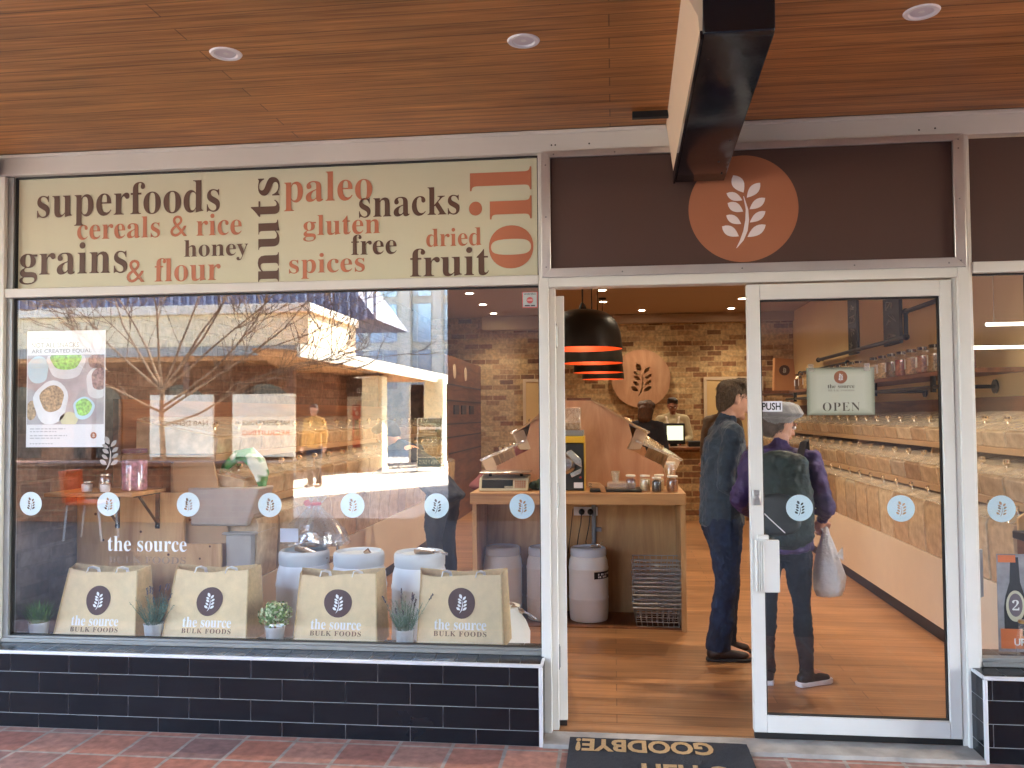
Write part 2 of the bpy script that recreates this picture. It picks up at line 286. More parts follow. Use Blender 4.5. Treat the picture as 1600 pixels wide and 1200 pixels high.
# ---------------------------------------------------------------- lettering and emblem
def serif(s):
    o = ''
    for c in s:
        if 'a' <= c <= 'z': o += chr(0x1D41A+ord(c)-97)
        elif 'A' <= c <= 'Z': o += chr(0x1D400+ord(c)-65)
        elif '0' <= c <= '9': o += chr(0x1D7CE+ord(c)-48)
        else: o += c
    return o
def text_mesh(body, offset=0, res=3, spacing=1.0):
    c = bpy.data.curves.new('lettering', 'FONT'); c.body = body; c.size = 1; c.offset = offset; c.resolution_u = res; c.space_character = spacing
    o = bpy.data.objects.new('lettering', c); COL.objects.link(o); dg = bpy.context.evaluated_depsgraph_get(); dg.update()
    me = bpy.data.meshes.new_from_object(o.evaluated_get(dg)); bpy.data.objects.remove(o); bpy.data.curves.remove(c)
    return me
def bounds(me):
    xs = [v.co.x for v in me.vertices]; ys = [v.co.y for v in me.vertices]
    return min(xs), max(xs), min(ys), max(ys)
def put_text(mb, body, box, f, serif_font=True, offset=0, m=0, turn=False, spacing=1.0, keep=False):
    """fit flat lettering into box (x0,x1,y0,y1) of a 2-D panel and send it through f(x,y)->3-D"""
    me = text_mesh(serif(body) if serif_font else body, offset, spacing=spacing)
    if turn:
        for v in me.vertices: v.co = (-v.co.y, v.co.x, 0)
    a, b, c, d = bounds(me); x0, x1, y0, y1 = box
    kx = (x1-x0)/(b-a); ky = kx if keep else (y1-y0)/(d-c)
    mb.add([f(x0+(v.co.x-a)*kx, y0+(v.co.y-c)*ky) for v in me.vertices], [tuple(p.vertices) for p in me.polygons], m)
    bpy.data.meshes.remove(me)
LEAVES = [((722,600),(690,542),19), ((732,617),(775,570),15), ((740,655),(790,620),14), ((740,698),(790,663),13), ((732,745),(790,707),15),
          ((718,625),(668,600),13), ((720,662),(671,632),15), ((713,702),(666,672),13), ((705,742),(652,708),16)]
def leaf_polys():
    U = lambda x, y: ((x-720)/172., -(y-652)/172.)
    out = []
    for (ax, ay), (bx, by), wd in LEAVES:
        d = Vector((bx-ax, by-ay)); L = d.length; d /= L; n = Vector((-d.y, d.x)); pts = []
        for k in range(9):
            t = k/8; pts.append((Vector((ax, ay))+d*L*t+n*wd*sin(pi*t**1.15)**.8, 1))
        for k in range(7, 0, -1):
            t = k/8; pts.append((Vector((ax, ay))+d*L*t-n*wd*sin(pi*t**1.15)**.8, 1))
        out.append([U(p.x, p.y) for p, _ in pts])
    st = [(697, 780, 1), (714, 755, 6), (726, 725, 7), (732, 690, 6), (732, 655, 4), (722, 612, 1)]
    out.append([U(x-wd, y) for x, y, wd in st]+[U(x+wd, y) for x, y, wd in st[::-1]])
    return out
LEAF = leaf_polys()
def put_leaf(mb, c, r, f, m=0, sx=1):
    for p in LEAF: mb.add([f(c[0]+x*r*sx, c[1]+y*r) for x, y in p], [tuple(range(len(p)))], m)
def put_disc(mb, c, r, f, m=0, n=48, wob=None):
    mb.add([f(c[0]+(wob(t) if wob else 1)*r*cos(t), c[1]+(wob(t) if wob else 1)*r*sin(t)) for t in [2*pi*k/n for k in range(n)]], [tuple(range(n))], m)
def shrink(p, j):
    if j == len(LEAF)-1: n_ = len(p); return [(p[k][0]*.9+p[n_-1-k][0]*.1, p[k][1]) for k in range(n_)]
    cx = sum(q[0] for q in p)/len(p); cy = sum(q[1] for q in p)/len(p); L_ = (cx**2+.01)**.5
    return [(cx*1.12+(x-cx)*.98, cy+(y-cy)*.98) for x, y in p]
def cut_disc(r, leaf_r, depth):
    """disc with the leaf emblem cut right through it"""
    from mathutils.geometry import delaunay_2d_cdt
    polys = [[(x*leaf_r, y*leaf_r) for x, y in shrink(p, j)] for j, p in enumerate(LEAF)]
    rim = [(r*cos(2*pi*k/56), r*sin(2*pi*k/56)) for k in range(56)]; vs = []; es = []
    for p in [rim]+polys:
        n0 = len(vs); vs += [Vector(q) for q in p]; es += [(n0+k, n0+(k+1) % len(p)) for k in range(len(p))]
    V2, E2, F2 = delaunay_2d_cdt(vs, es, [], 0, 1e-7)[:3]
    def inside(pt, p):
        c_ = False
        for (x1, y1), (x2, y2) in zip(p, p[1:]+p[:1]):
            if (y1 > pt[1]) != (y2 > pt[1]) and pt[0] < (x2-x1)*(pt[1]-y1)/(y2-y1)+x1: c_ = not c_
        return c_
    keep = []
    for f in F2:
        m_ = [sum(V2[k][a] for k in f)/len(f) for a in (0, 1)]
        if not any(inside(m_, p) for p in polys): keep.append(tuple(f))
    cnt = {}
    for f in keep:
        for a, b_ in zip(f, f[1:]+f[:1]): cnt.setdefault(tuple(sorted((a, b_))), []).append((a, b_))
    n0 = len(V2); q = MB(); q.add([(v.x, -depth/2, v.y) for v in V2]+[(v.x, depth/2, v.y) for v in V2], keep+[tuple(k+n0 for k in f[::-1]) for f in keep]+[(l[0][1], l[0][0], l[0][0]+n0, l[0][1]+n0) for l in cnt.values() if len(l) == 1])
    me = bpy.data.meshes.new('disc'); me.from_pydata(q.v, [], q.f); me.update(); bm = bmesh.new(); bm.from_mesh(me); bmesh.ops.recalc_face_normals(bm, faces=bm.faces); bm.to_mesh(me); bm.free()
    return me
def flat(y): return lambda x, z: (x, y, z)

# ---------------------------------------------------------------- the setting
tag(MB().add([(-90, -90, 0), (90, -90, 0), (90, 90, 0), (-90, 90, 0)], [(0, 1, 2, 3)]).build('ground', M_['paver'], smooth=False), None, None, kind='structure')
M_['pale_paving'] = brick('pale_mall_paving', [S(196, 186, 172), S(208, 198, 182), S(186, 176, 164), S(214, 206, 192)], S(170, 162, 150), .4, .4, .008, (0, 1), rough=.8, bump=.1, dirt=.12)
tag(MB().add([(-90, -90, .004), (90, -90, .004), (90, -16.5, .004), (-2.9, -16.5, .004), (-2.9, -8.2, .004), (-90, -8.2, .004)], [(0, 1, 2, 3, 4, 5)]).build('mall_paving', M_['pale_paving'], smooth=False), None, None, kind='structure')
tag(MB().add([(-90, -8.2, .004), (-2.9, -8.2, .004), (-2.9, -16.5, .004), (90, -16.5, .004), (90, -1.9, .004), (-90, -1.9, .004)], [(0, 1, 2, 3, 4, 5)]).build('added_dark_ground', mat('dark_ground', S(74, 70, 68), .85, noise_amt=.25, noise_scale=9, bump=.3, bump_scale=60), smooth=False), None, None, kind='structure')  # dark ground sheet added so reflections in the shop glass stay dim
tag(MB().box(-.30, 4.2, -.004, 10.6, .004, .022).box(-3.3, -.30, .33, 10.6, .004, .022).build('shop_floor', M_['floor'], smooth=False), None, None, kind='structure')
d = MB()
n = 26
for k in range(n):  # uneven front edge of the concrete doorstep
    xa = -.335+1.90*k/n; xb = -.335+1.90*(k+1)/n; ya = -.175-.012*noise.noise((k*.7, 0, 1)); yb = -.175-.012*noise.noise(((k+1)*.7, 0, 1))
    d.add([(xa, ya, .001), (xb, yb, .001), (xb, -.005, .001), (xa, -.005, .001), (xa, ya+.008, .017), (xb, yb+.008, .017), (xb, -.005, .019), (xa, -.005, .019)], [(0,1,5,4), (4,5,6,7), (2,3,7,6)])
tag(d.build('doorstep', M_['concrete']), 'worn grey concrete doorstep strip under the shop entrance', 'doorstep')

# building that carries the shop: upper wall above the verandah and neighbours either side
b = thing('shop_building', 'cream painted building above and around the shop front', 'building', (0, .3, 0))
MB().box(-9, 9, .07, .3, 2.875, 8.6).build('upper_wall', M_['creampaint'], b)
MB().box(-9, -3.175, -.02, .25, 0, 2.76).build('side_wall', M_['creampaint'], b)
MB().box(4.2, 9, -.02, .25, 0, 2.76).build('side_wall', M_['creampaint'], b)
MB().box(-9, 9, .3, 10.7, 8.2, 8.6).build('roof', M_['grey_alu'], b)
# room shell
tag(MB().box(-3.36, -3.12, .07, 10.62, 0, 3.17).build('brick_wall', M_['sidebrick']), 'dark painted brick side wall left of the window display', 'wall')
tag(MB().box(-3.36, 4.2, 10.42, 10.62, .03, 3.17).build('brick_wall', M_['shopbrick']), 'pale mottled brick back wall behind the till', 'wall')
tag(MB().box(2.95, 3.1, 1.2, 10.42, .03, 3.17).box(3.1, 4.2, 1.2, 1.3, .03, 3.17).build('plaster_wall', M_['yellowwall']), 'warm cream plaster wall above the right bin shelves', 'wall')
tag(MB().box(-3.36, 4.2, .3, 10.62, 3.172, 3.3).build('shop_ceiling', M_['ceil']), 'flat tan ceiling inside the shop with recessed lamps', 'ceiling')
tag(MB().box(-2.2, -1.2, 10.2, 10.418, 2.94, 3.17).box(-1.2, 4, 10.3, 10.418, 3.02, 3.17).build('ceiling_bulkhead', M_['ceil'], bevel=.01), 'tan dropped bulkhead along the top of the back wall', 'bulkhead')

# verandah
v = thing('verandah_roof', 'timber lined verandah ceiling over the footpath', 'verandah', (0, -1.5, 2.88))
MB().box(-9, 9, -2.95, -.045, 2.874, 2.90).build('timber_lining', M_['soffit'], v, smooth=False)
nh = MB(); rn = random.Random(3)
for k in range(150):
    nx_ = -3.3+.45*rn.randint(0, 13)+rn.uniform(-.02, .02); ny_ = -.046-.092*rn.randint(0, 17)-.046; nh.lathe([(rn.uniform(.002, .0035), 0), (0, -.0004)], nx_, ny_, 6, 0, 2.8738)
nh.build('nail_heads', M_['inkbrown'], v.children[0])['kind'] = 'stuff'
MB().box(-9, 9, -3.1, .06, 2.905, 3.02).build('roof_sheet', M_['grey_alu'], v)
MB().box(-9, 9, -3.05, -2.955, 2.80, 3.03).build('fascia', M_['creampaint'], v)
names = [('white recessed soffit lamp over the left window lettering', -1.43, -1.069), ('white recessed soffit lamp nearest the left side of the black beam', -.31, -1.03), ('white recessed soffit lamp to the right of the black beam', 1.06, -1.073)]
lampw = mat('white_lamp_ring', S(246, 246, 248), .4); lampin = mat('frosted_lamp_lens', S(232, 228, 236), .3)
for k, (lb, x, y) in enumerate(names):
    t = thing('downlight', lb, 'lamp', (x, y, 2.874), 'recessed lamps in the verandah ceiling')
    MB().lathe([(.038, -.001), (.043, -.006), (.056, -.006), (.060, -.0005)], x, y, 28, 0, 2.874).build('ring', lampw, t)
    MB().lathe([(.0401, 0), (.036, -.0015), (0, -.0008)], x, y, 24, 0, 2.874).build('lens', lampin, t)
# black bracket beam with cream sides
bm_ = thing('steel_beam', 'gloss black bracket beam with cream side running out from the shop front', 'beam', (.41, -.7, 2.8))
prof = [(-.05, 2.60), (-.08, 2.585), (-.3, 2.61), (-1.32, 2.71), (-1.35, 2.72), (-1.36, 2.873), (-.05, 2.873)]
MB().prism(prof, 'x', .298, .522).build('soffit_plate', M_['blackpaint'], bm_, bevel=.004)
MB().add([(.2975, -.052, 2.873), (.2975, -.06, 2.635), (.2975, -1.318, 2.735), (.2975, -1.345, 2.78), (.2975, -1.35, 2.873), (.262, -.05, 2.873), (.292, -.06, 2.635), (.290, -1.318, 2.735), (.283, -1.345, 2.78), (.235, -1.35, 2.873)], [(0, 1, 2, 3, 4), (5, 6, 7, 8, 9), (0, 1, 6, 5), (1, 2, 7, 6), (2, 3, 8, 7), (3, 4, 9, 8), (4, 0, 5, 9)]).build('side_panel', M_['creampaint'], bm_)
MB().prism([(-.05, 2.60), (-.075, 2.58), (-1.345, 2.705), (-1.34, 2.734), (-.06, 2.634)], 'x', .289, .2975).build('lower_flange', M_['blackpaint'], bm_)
MB().box(.10, .262, -.235, -.205, 2.845, 2.8735).build('fixing_bar', M_['black'], bm_)
pl_ = bm_.children[0]
for x, y in [(.49, -.52), (.47, -.3), (.50, -.16), (.33, -1.2)]: MB().ball((x, y, 2.588+.1*(-y-.08)), (.005, .005, .004), 8, 6).build('bolt', M_['black'], pl_)
tag(MB().prism([(-3.4, 2.76), (-3.13, 2.76), (-3.13, 2.83), (-3.2, 2.85), (-3.4, 2.85)], 'y', -.16, -.05).build('steel_bracket', M_['blackpaint'], bevel=.004), 'black steel bracket end at the top left corner of the window', 'bracket')

# ---------------------------------------------------------------- shop front frame
f = thing('shopfront_frame', 'white painted aluminium frame holding window, signs and door', 'shopfront', (0, 0, 0))
W = M_['white']
MB().box(-3.17, 4.2, -.034, .06, 2.765, 2.872).box(-3.17, 4.2, -.044, -.034, 2.853, 2.872).build('head_beam', W, f, bevel=.004)
MB().box(-3.158, -3.117, -.03, .06, .37, 2.764).build('post', W, f, bevel=.003)
MB().box(-.348, -.302, -.03, .06, 0, 2.764).build('post', W, f, bevel=.003)
MB().box(1.552, 1.606, -.032, .06, 0, 2.764).box(1.606, 1.622, -.012, .06, 0, 2.764).build('post', W, f, bevel=.003)
MB().box(-3.117, -.348, -.024, .06, 2.132, 2.179).build('transom', W, f, bevel=.004)
MB().box(1.622, 4.2, -.024, .06, 2.135, 2.186).build('transom', W, f, bevel=.004)
MB().box(-.302, 1.552, -.03, .06, 2.116, 2.19).build('door_head', W, f, bevel=.004)
MB().box(-3.117, -.348, -.02, .05, .372, .392).box(-3.117, -.348, -.008, .04, .392, .402).build('sill_rail', M_['grey_alu'], f, bevel=.002)
MB().box(1.622, 4.2, -.02, .05, .374, .394).box(1.622, 4.2, -.008, .04, .394, .41).build('sill_rail', M_['grey_alu'], f, bevel=.002)
MB().box(-3.117, -3.083, -.008, .045, .402, 2.132).box(-3.117, -3.083, -.008, .045, 2.179, 2.764).build('side_stop', M_['grey_alu'], f, bevel=.002)
for z0, z1 in ((.402, 2.132), (2.179, 2.765)):
    g = MB(); g.box(-3.083, -3.076, .006, .03, z0, z1).box(-.355, -.348, .006, .03, z0, z1).box(-3.076, -.355, .006, .03, z1-.008, z1).box(-3.076, -.355, .006, .03, z0, z0+.004).build('gasket', M_['gasket'], f)
g = MB().box(1.622, 1.627, .006, .03, .41, 2.135).box(1.627, 4.2, .006, .03, 2.128, 2.135)
g.build('gasket', M_['gasket'], f)
MB().box(-3.076, -.355, .012, .018, .406, 2.124).build('window_pane', M_['glass'], f, smooth=False)
MB().box(1.627, 4.2, .012, .018, .41, 2.128).build('window_pane', M_['glass'], f, smooth=False)
# door lining and jamb details
MB().box(-.302, -.272, .0, .055, .02, 2.116).build('door_jamb', W, f, bevel=.002)
MB().box(1.532, 1.552, -.012, .06, .02, 2.116).build('door_jamb', W, f, bevel=.002)

# word panel
p = thing('banner_sign', 'pale cream panel of brown and orange food words above the window', 'sign', (-1.7, .02, 2.18))
MB().box(-3.075, -.356, .02, .03, 2.182, 2.757).build('panel', M_['cream'], p)
fy = flat(.0175); pn = p.children[0]
for w_, bx, k, turn in [('superfoods', (-2.971, -1.971, 2.504, 2.72), 0, 0), ('grains', (-3.066, -2.469, 2.205, 2.418), 0, 0), ('honey', (-2.161, -1.821, 2.299, 2.41), 0, 0), ('nuts', (-1.807, -1.656, 2.186, 2.717), 0, 1),
        ('snacks', (-1.245, -.738, 2.493, 2.633), 0, 0), ('free', (-1.285, -1.054, 2.307, 2.41), 0, 0), ('fruit', (-.986, -.594, 2.190, 2.331), 0, 0),
        ('cereals & rice', (-2.746, -1.855, 2.429, 2.542), 1, 0), ('& flour', (-2.472, -1.966, 2.2, 2.322), 1, 0), ('paleo', (-1.633, -1.177, 2.54, 2.733), 1, 0), ('gluten', (-1.533, -1.138, 2.383, 2.515), 1, 0),
        ('spices', (-1.606, -1.216, 2.196, 2.324), 1, 0), ('dried', (-.905, -.631, 2.337, 2.428), 1, 0), ('oil', (-.691, -.376, 2.22, 2.717), 1, 1)]:
    q = MB(); put_text(q, w_, bx, fy, True, -.0035, 0, turn); q.build('word', M_['inkorange'] if k else M_['inkbrown'], pn, smooth=False, normals=False)
# emblem panel over the door
p = thing('logo_sign', 'dark brown panel with round leaf emblem over the door in an aluminium frame', 'sign', (.63, -.02, 2.17))
MB().box(-.30, 1.55, -.026, -.012, 2.191, 2.745).build('panel', M_['brown'], p)
a = MB(); A0, A1, A2, A3 = -.331, 1.586, 2.162, 2.768; I0, I1, I2, I3 = -.287, 1.538, 2.204, 2.736
for q in ([(A0, A2), (A1, A2), (I1, I2), (I0, I2)], [(A1, A2), (A1, A3), (I1, I3), (I1, I2)], [(A1, A3), (A0, A3), (I0, I3), (I1, I3)], [(A0, A3), (A0, A2), (I0, I2), (I0, I3)]): a.prism(q, 'y', -.050, -.034)
a.build('frame', M_['alu'], p, bevel=.0015)
frm = [c for c in p.children if c.name.startswith('frame')][0]; pn = [c for c in p.children if c.name.startswith('panel')][0]
for x, z in [(-.309, 2.70), (-.309, 2.45), (-.309, 2.21), (1.562, 2.70), (1.562, 2.74), (1.562, 2.47), (1.562, 2.19), (.05, 2.18), (.6, 2.18), (1.1, 2.18), (1.51, 2.18), (-.27, 2.75), (.02, 2.75)]: MB().ball((x, -.050, z), (.004, .002, .004), 8, 6).build('screw', M_['grey_alu'], frm)
C = MB(); put_disc(C, (.612, 2.463), .2505, flat(-.0275), n=72); C.build('disc', M_['terra'], pn, smooth=False)
C = MB(); put_leaf(C, (.612, 2.463), .248, flat(-.029)); C.build('leaf_emblem', mat('pale_leaf_vinyl', S(226, 214, 214), .5), pn, smooth=False)
tag(MB().box(1.624, 4.2, .0, .02, 2.188, 2.755).build('fascia_panel', M_['brown']), 'plain dark brown panel over the right hand window', 'sign')
hb_ = [c for c in f.children if c.name.startswith('head_beam')][0]
for x, z in [(-.28, 2.80), (-.262, 2.80), (1.40, 2.795), (1.47, 2.80), (-.1, 2.80)]: MB().ball((x, -.034, z), (.004, .003, .004), 8, 6).build('screw', M_['black'], hb_)

# ---------------------------------------------------------------- tiled plinths
def tile_face(mb, gr, x0, x1, verts_row, zs, y, m=0):
    for r, (za, zb) in enumerate(zs):
        xs = [x0]+[v_ for v_ in verts_row[r % 2] if x0+.004 < v_ < x1-.004]+[x1]
        for a_, b_ in zip(xs, xs[1:]):
            dz = .0006*random.uniform(-1, 1); mb.add([(a_+.0016, y+dz, za+.0016), (b_-.0016, y-dz, za+.0016), (b_-.0016, y+dz, zb-.0016), (a_+.0016, y-dz, zb-.0016)], [(0, 1, 2, 3)])
ZS = [(.270, .362), (.170, .270), (.071, .170), (.002, .071)]
def plinth(name, label, x0, x1, side, anchor):
    t = thing(name, label, 'plinth', ((x0+x1)/2, -.08, 0))
    MB().box(x0, x1, -.157, .045, .001, .36).build('core', M_['grout'], t)
    tl = MB(); rowA = [anchor+.3085*k for k in range(-3, 14)]; rowB = [q+.154 for q in rowA]
    tile_face(tl, None, x0+(.012 if side == 'l' else 0), x1-(.014 if side == 'r' else 0), (rowA, rowB), ZS, -.160)
    # side return
    xs_ = x1+.0025 if side == 'r' else x0-.0025
    for za, zb in ZS: tl.add([(xs_, -.150, za+.0015), (xs_, .0, za+.0015), (xs_, .0, zb-.0015), (xs_, -.150, zb-.0015)], [(0, 1, 2, 3)])
    tl.build('face_tiles', M_['tile'], t, smooth=False)
    tp = MB(); k = x0
    while k < x1-.001:
        e = min(k+.102, x1); tp.add([(k+.0015, -.148, .3665), (e-.0015, -.148, .3665), (e-.0015, -.022, .3715), (k+.0015, -.022, .3715)], [(0, 1, 2, 3)]); k = e
    tp.build('sill_tiles', M_['tile'], t, smooth=False)
    tr = MB().box(x0, x1, -.166, -.148, .356, .3705)
    if side == 'r': tr.box(x1-.014, x1+.003, -.166, -.150, .001, .356).box(x1-.008, x1+.004, -.148, -.034, .358, .3705)
    else: tr.box(x0-.003, x0+.012, -.166, -.150, .001, .356).box(x0-.004, x0+.008, -.148, -.034, .358, .3705)
    tr.build('edge_trim', M_['trim'], t, bevel=.002)
    return t
t = plinth('tiled_plinth', 'long black tiled plinth under the display window', -3.5, -.337, 'r', -2.955)
MB().box(-3.117, -.349, .046, .325, .03, .336).build('inner_ledge', M_['grout'], t)
tp = MB(); k = -3.117
while k < -.36:
    e = min(k+.204, -.349); tp.add([(k+.002, .052, .3385), (e-.002, .052, .3385), (e-.002, .323, .3385), (k+.002, .323, .3385)], [(0, 1, 2, 3)]); k = e
tp.build('inner_tiles', M_['tile'], t, smooth=False)
t = plinth('tiled_plinth', 'short black tiled plinth at the right beside the door', 1.567, 4.2, 'l', 1.60)
MB().box(1.625, 4.2, .046, .42, .03, .336).build('inner_ledge', M_['grout'], t)
tp = MB(); k = 1.627
while k < 4.1: tp.add([(k+.002, .052, .3385), (k+.202, .052, .3385), (k+.202, .418, .3385), (k+.002, .418, .3385)], [(0, 1, 2, 3)]); k += .204
tp.build('inner_tiles', M_['tile'], t, smooth=False)

# ---------------------------------------------------------------- doors
dr = thing('glass_door', 'closed white framed glass door leaf with OPEN sign', 'door', (1.07, 0, .03))
MB().box(.624, .682, -.018, .03, .05, 2.108).build('stile', W, dr, bevel=.003)
MB().box(1.478, 1.53, -.018, .03, .05, 2.108).build('stile', W, dr, bevel=.003)
MB().box(.682, 1.478, -.018, .03, 2.036, 2.108).build('top_rail', W, dr, bevel=.003)
MB().box(.682, 1.478, -.018, .03, .05, .126).build('bottom_rail', W, dr, bevel=.003)
MB().box(.628, 1.53, -.012, .026, .022, .049).build('sweep', M_['black'], dr)
g = MB().box(.682, .688, -.004, .018, .126, 2.036).box(1.472, 1.478, -.004, .018, .126, 2.036).box(.69, 1.472, -.004, .018, 2.028, 2.036).box(.69, 1.472, -.004, .018, .126, .131)
g.build('gasket', M_['gasket'], dr)
MB().box(.690, 1.472, .004, .010, .131, 2.028).build('pane', M_['doorglass'], dr, smooth=False)
hp = MB().box(.636, .742, -.062, -.036, .694, .93)
for k in range(4): hp.box(.638+.010*k, .644+.010*k, -.070, -.062, .698, .926)
hp.box(.65, .70, -.036, -.018, .71, .95).build('pull_plate', W, dr, bevel=.004)
MB().box(.634, .668, -.026, -.018, 1.085, 1.155).lathe([(.011, 0), (.011, .008), (.008, .010)], .651, 1.122, 14, 0, -.036, 'y').build('lock_plate', M_['alu'], dr, bevel=.002)
op = thing('open_door', 'white door leaf folded open into the shop at the left jamb', 'door', (-.262, .055, .03))
q = MB(); A = radians(97); dx, dy = cos(A), sin(A); nx, ny = sin(A), -cos(A)
def leafbox(mb, s0, s1, t0, t1, z0, z1):
    P = lambda s_, t_: (-.232+dx*s_-nx*t_, .056+dy*s_-ny*t_)
    mb.prism([P(s0, t0), P(s1, t0), P(s1, t1), P(s0, t1)], 'z', z0, z1)
leafbox(q, 0, .075, 0, .042, .05, 2.085); leafbox(q, .83, .9, 0, .042, .05, 2.085); leafbox(q, .075, .83, 0, .042, 2.0, 2.085); leafbox(q, .075, .83, 0, .042, .05, .15)
q.build('leaf_frame', W, op, bevel=.003)
q = MB(); leafbox(q, .075, .83, .018, .024, .15, 2.0); q.build('pane', M_['glass'], op, smooth=False)
q = MB(); leafbox(q, 0, .85, .004, .038, .025, .049); q.build('sweep', M_['black'], op)
for z in (.30, 1.07, 1.84): MB().lathe([(.008, 0), (.008, .10)], -.272, .052, 10, 0, z).box(-.284, -.268, .046, .054, z-.01, z+.11).build('hinge', M_['grey_alu'], op.children[0])

# ---------------------------------------------------------------- things stuck on the glass
dm = cut_disc(.0605, .0520, .0008); yd = .0195
dl = ['round pale blue leaf sticker on the glass at the far left edge of the window', 'round pale blue leaf sticker in front of the wall shelf bracket', 'round pale blue leaf sticker under the green bag in the bins', 'round pale blue leaf sticker left of the cellophane gift bag',
      'round pale blue leaf sticker right of the cellophane gift bag', 'round pale blue leaf sticker beside the bending navy customer', 'round pale blue leaf sticker below the shop scales', 'round pale blue leaf sticker on the door glass over the green backpack', 'round pale blue leaf sticker on the door glass in front of the bins', 'round pale blue leaf sticker on the right hand window']
for lb, x, y in zip(dl, (-2.987, -2.56, -2.132, -1.704, -1.28, -.859, -.441, .849, 1.297, 1.733), [yd]*7+[.0115]*2+[yd]):
    o = bpy.data.objects.new('leaf_sticker', dm); COL.objects.link(o); o.location = (x, y, 1.070); o.rotation_euler = (0, random.uniform(-.05, .05), 0)
    if not dm.materials: dm.materials.append(M_['decal'])
    tag(o, lb, 'sticker', 'round leaf stickers on the glass')
# snack poster
po = thing('poster', 'white poster with photo of snack sacks and bowls taped inside the window', 'poster', (-2.8, .021, 1.36))
MB().box(-3.018, -2.584, .0195, .0203, 1.360, 1.960).build('sheet', M_['paper'], po)
ph = MB().box(-3.013, -2.59, .0183, .0190, 1.477, 1.835)
ph.build('photo', mat('grey_photo_table', S(176, 170, 174), .5, noise_amt=.2, noise_scale=14), po)
def blot(name, c, rx, ry, y, mt, n=26, wob=.06):
    q_ = MB(); vs = [(c[0]+rx*(1+wob*sin(3*t+c[0]*9)+wob*.6*sin(5*t))*cos(t), y, c[1]+ry*(1+wob*cos(2*t+c[1]*7))*sin(t)) for t in [2*pi*k/n for k in range(n)]]
    vs = [(min(max(a_, -3.012), -2.591), b_, min(max(c_, 1.478), 1.834)) for a_, b_, c_ in vs]
    q_.add(vs, [tuple(range(n))]); q_.build(name, mt, po.children[1], smooth=False)
sackm = mat('photo_white_sack', S(222, 224, 226), .5, noise_amt=.1, noise_scale=12); nutm = mat('photo_nuts', S(168, 140, 104), .5, noise_amt=.75, noise_scale=75); grm = mat('photo_green_peas', S(150, 204, 98), .5, noise_amt=.55, noise_scale=80)
redm = mat('photo_berries', S(150, 120, 116), .5, noise_amt=.7, noise_scale=85); bluem = mat('photo_blue_bowl', S(190, 220, 230), .5, noise_amt=.06); yelm = mat('photo_oil_jar', S(206, 200, 160), .5, noise_amt=.15)
for c, rx, ry, k, mt in [((-2.955, 1.76), .06, .075, 0, bluem), ((-2.80, 1.79), .105, .085, 0, sackm), ((-2.80, 1.81), .085, .055, 1, grm), ((-2.62, 1.80), .06, .04, 0, redm), ((-2.62, 1.69), .07, .085, 0, sackm), ((-2.61, 1.71), .05, .06, 1, redm),
                         ((-2.88, 1.59), .095, .115, 1, sackm), ((-2.875, 1.61), .066, .070, 2, nutm), ((-2.70, 1.56), .058, .058, 2, bluem), ((-2.70, 1.565), .044, .044, 3, grm), ((-2.78, 1.50), .05, .04, 1, yelm), ((-2.99, 1.55), .03, .05, 0, nutm)]:
    blot('photo_detail', c, rx, ry, .0181-.0004*k, mt)
tx = MB(); put_text(tx, 'NOT ALL SNACKS', (-2.992, -2.73, 1.875, 1.899), flat(.0188), False); put_text(tx, 'ARE CREATED EQUAL', (-2.992, -2.66, 1.843, 1.866), flat(.0188), False); tx.build('heading', M_['inkgrey'], po.children[0], smooth=False, normals=False)
tx = MB()
for z, x1 in [(1.452, -2.80), (1.438, -2.85), (1.417, -2.79), (1.404, -2.83), (1.376, -2.87), (1.918, -2.88)]:
    x = -2.996
    while x < x1: e = x+random.uniform(.008, .028); tx.box(x, min(e, x1), .0186, .0190, z, z+.005); x = e+.006
tx.build('small_print', mat('faint_print', S(186, 186, 190), .6), po.children[0])
C = MB(); put_disc(C, (-2.645, 1.42), .017, flat(.0188)); C.build('emblem', M_['terra'], po.children[0], smooth=False)
C = MB(); put_leaf(C, (-2.645, 1.42), .015, flat(.0184)); C.build('leaf_emblem', M_['white_ink'], po.children[0], smooth=False)
# window lettering
t = thing('window_lettering', 'white shop name lettering on the lower left of the window glass', 'lettering', (-2.35, .02, .83))
tx = MB(); put_text(tx, 'the source', (-2.562, -2.139, .832, .908), flat(.0192), True, -.004); tx.build('name', M_['white_ink'], t, smooth=False, normals=False)
tx = MB(); put_text(tx, 'BULK FOODS', (-2.556, -2.143, .772, .806), flat(.0192), True, -.009); tx.build('second_line', mat('clear_etched_vinyl', S(150, 120, 92), .6), t, smooth=False, normals=False)
C = MB(); put_leaf(C, (-2.56, 1.335), .125, flat(.0192)); tag(C.build('leaf_transfer', mat('pale_grey_vinyl', S(168, 158, 150), .5), None, smooth=False), 'pale grey leaf transfer on the glass beside the poster', 'transfer')
t = thing('warning_sticker', 'small red edged warning sticker in the top corner of the window', 'sticker', (-.394, .021, 2.03))
MB().box(-.4335, -.3570, .0195, .0203, 2.026, 2.105).build('border', mat('red_vinyl', S(214, 84, 74), .5), t)
MB().box(-.4285, -.3620, .0186, .0191, 2.031, 2.101).build('face', mat('pale_sticker', S(206, 210, 204), .5), t)
tx = MB(); put_text(tx, 'WARNING', (-.425, -.366, 2.089, 2.098), flat(.0183), False, .02); tx.box(-.42, -.395, .0180, .0184, 2.034, 2.040).box(-.391, -.37, .0180, .0184, 2.034, 2.040); tx.build('print', M_['inkblack'], t.children[1], smooth=False, normals=False)
C = MB(); put_disc(C, (-.395, 2.063), .016, flat(.0183)); C.build('stop_disc', mat('red_print', S(210, 66, 56), .5), t.children[1], smooth=False)
C = MB().box(-.408, -.382, .0177, .0180, 2.060, 2.067); C.build('bar', mat('pale_bar', S(240, 170, 160), .5), t.children[1])
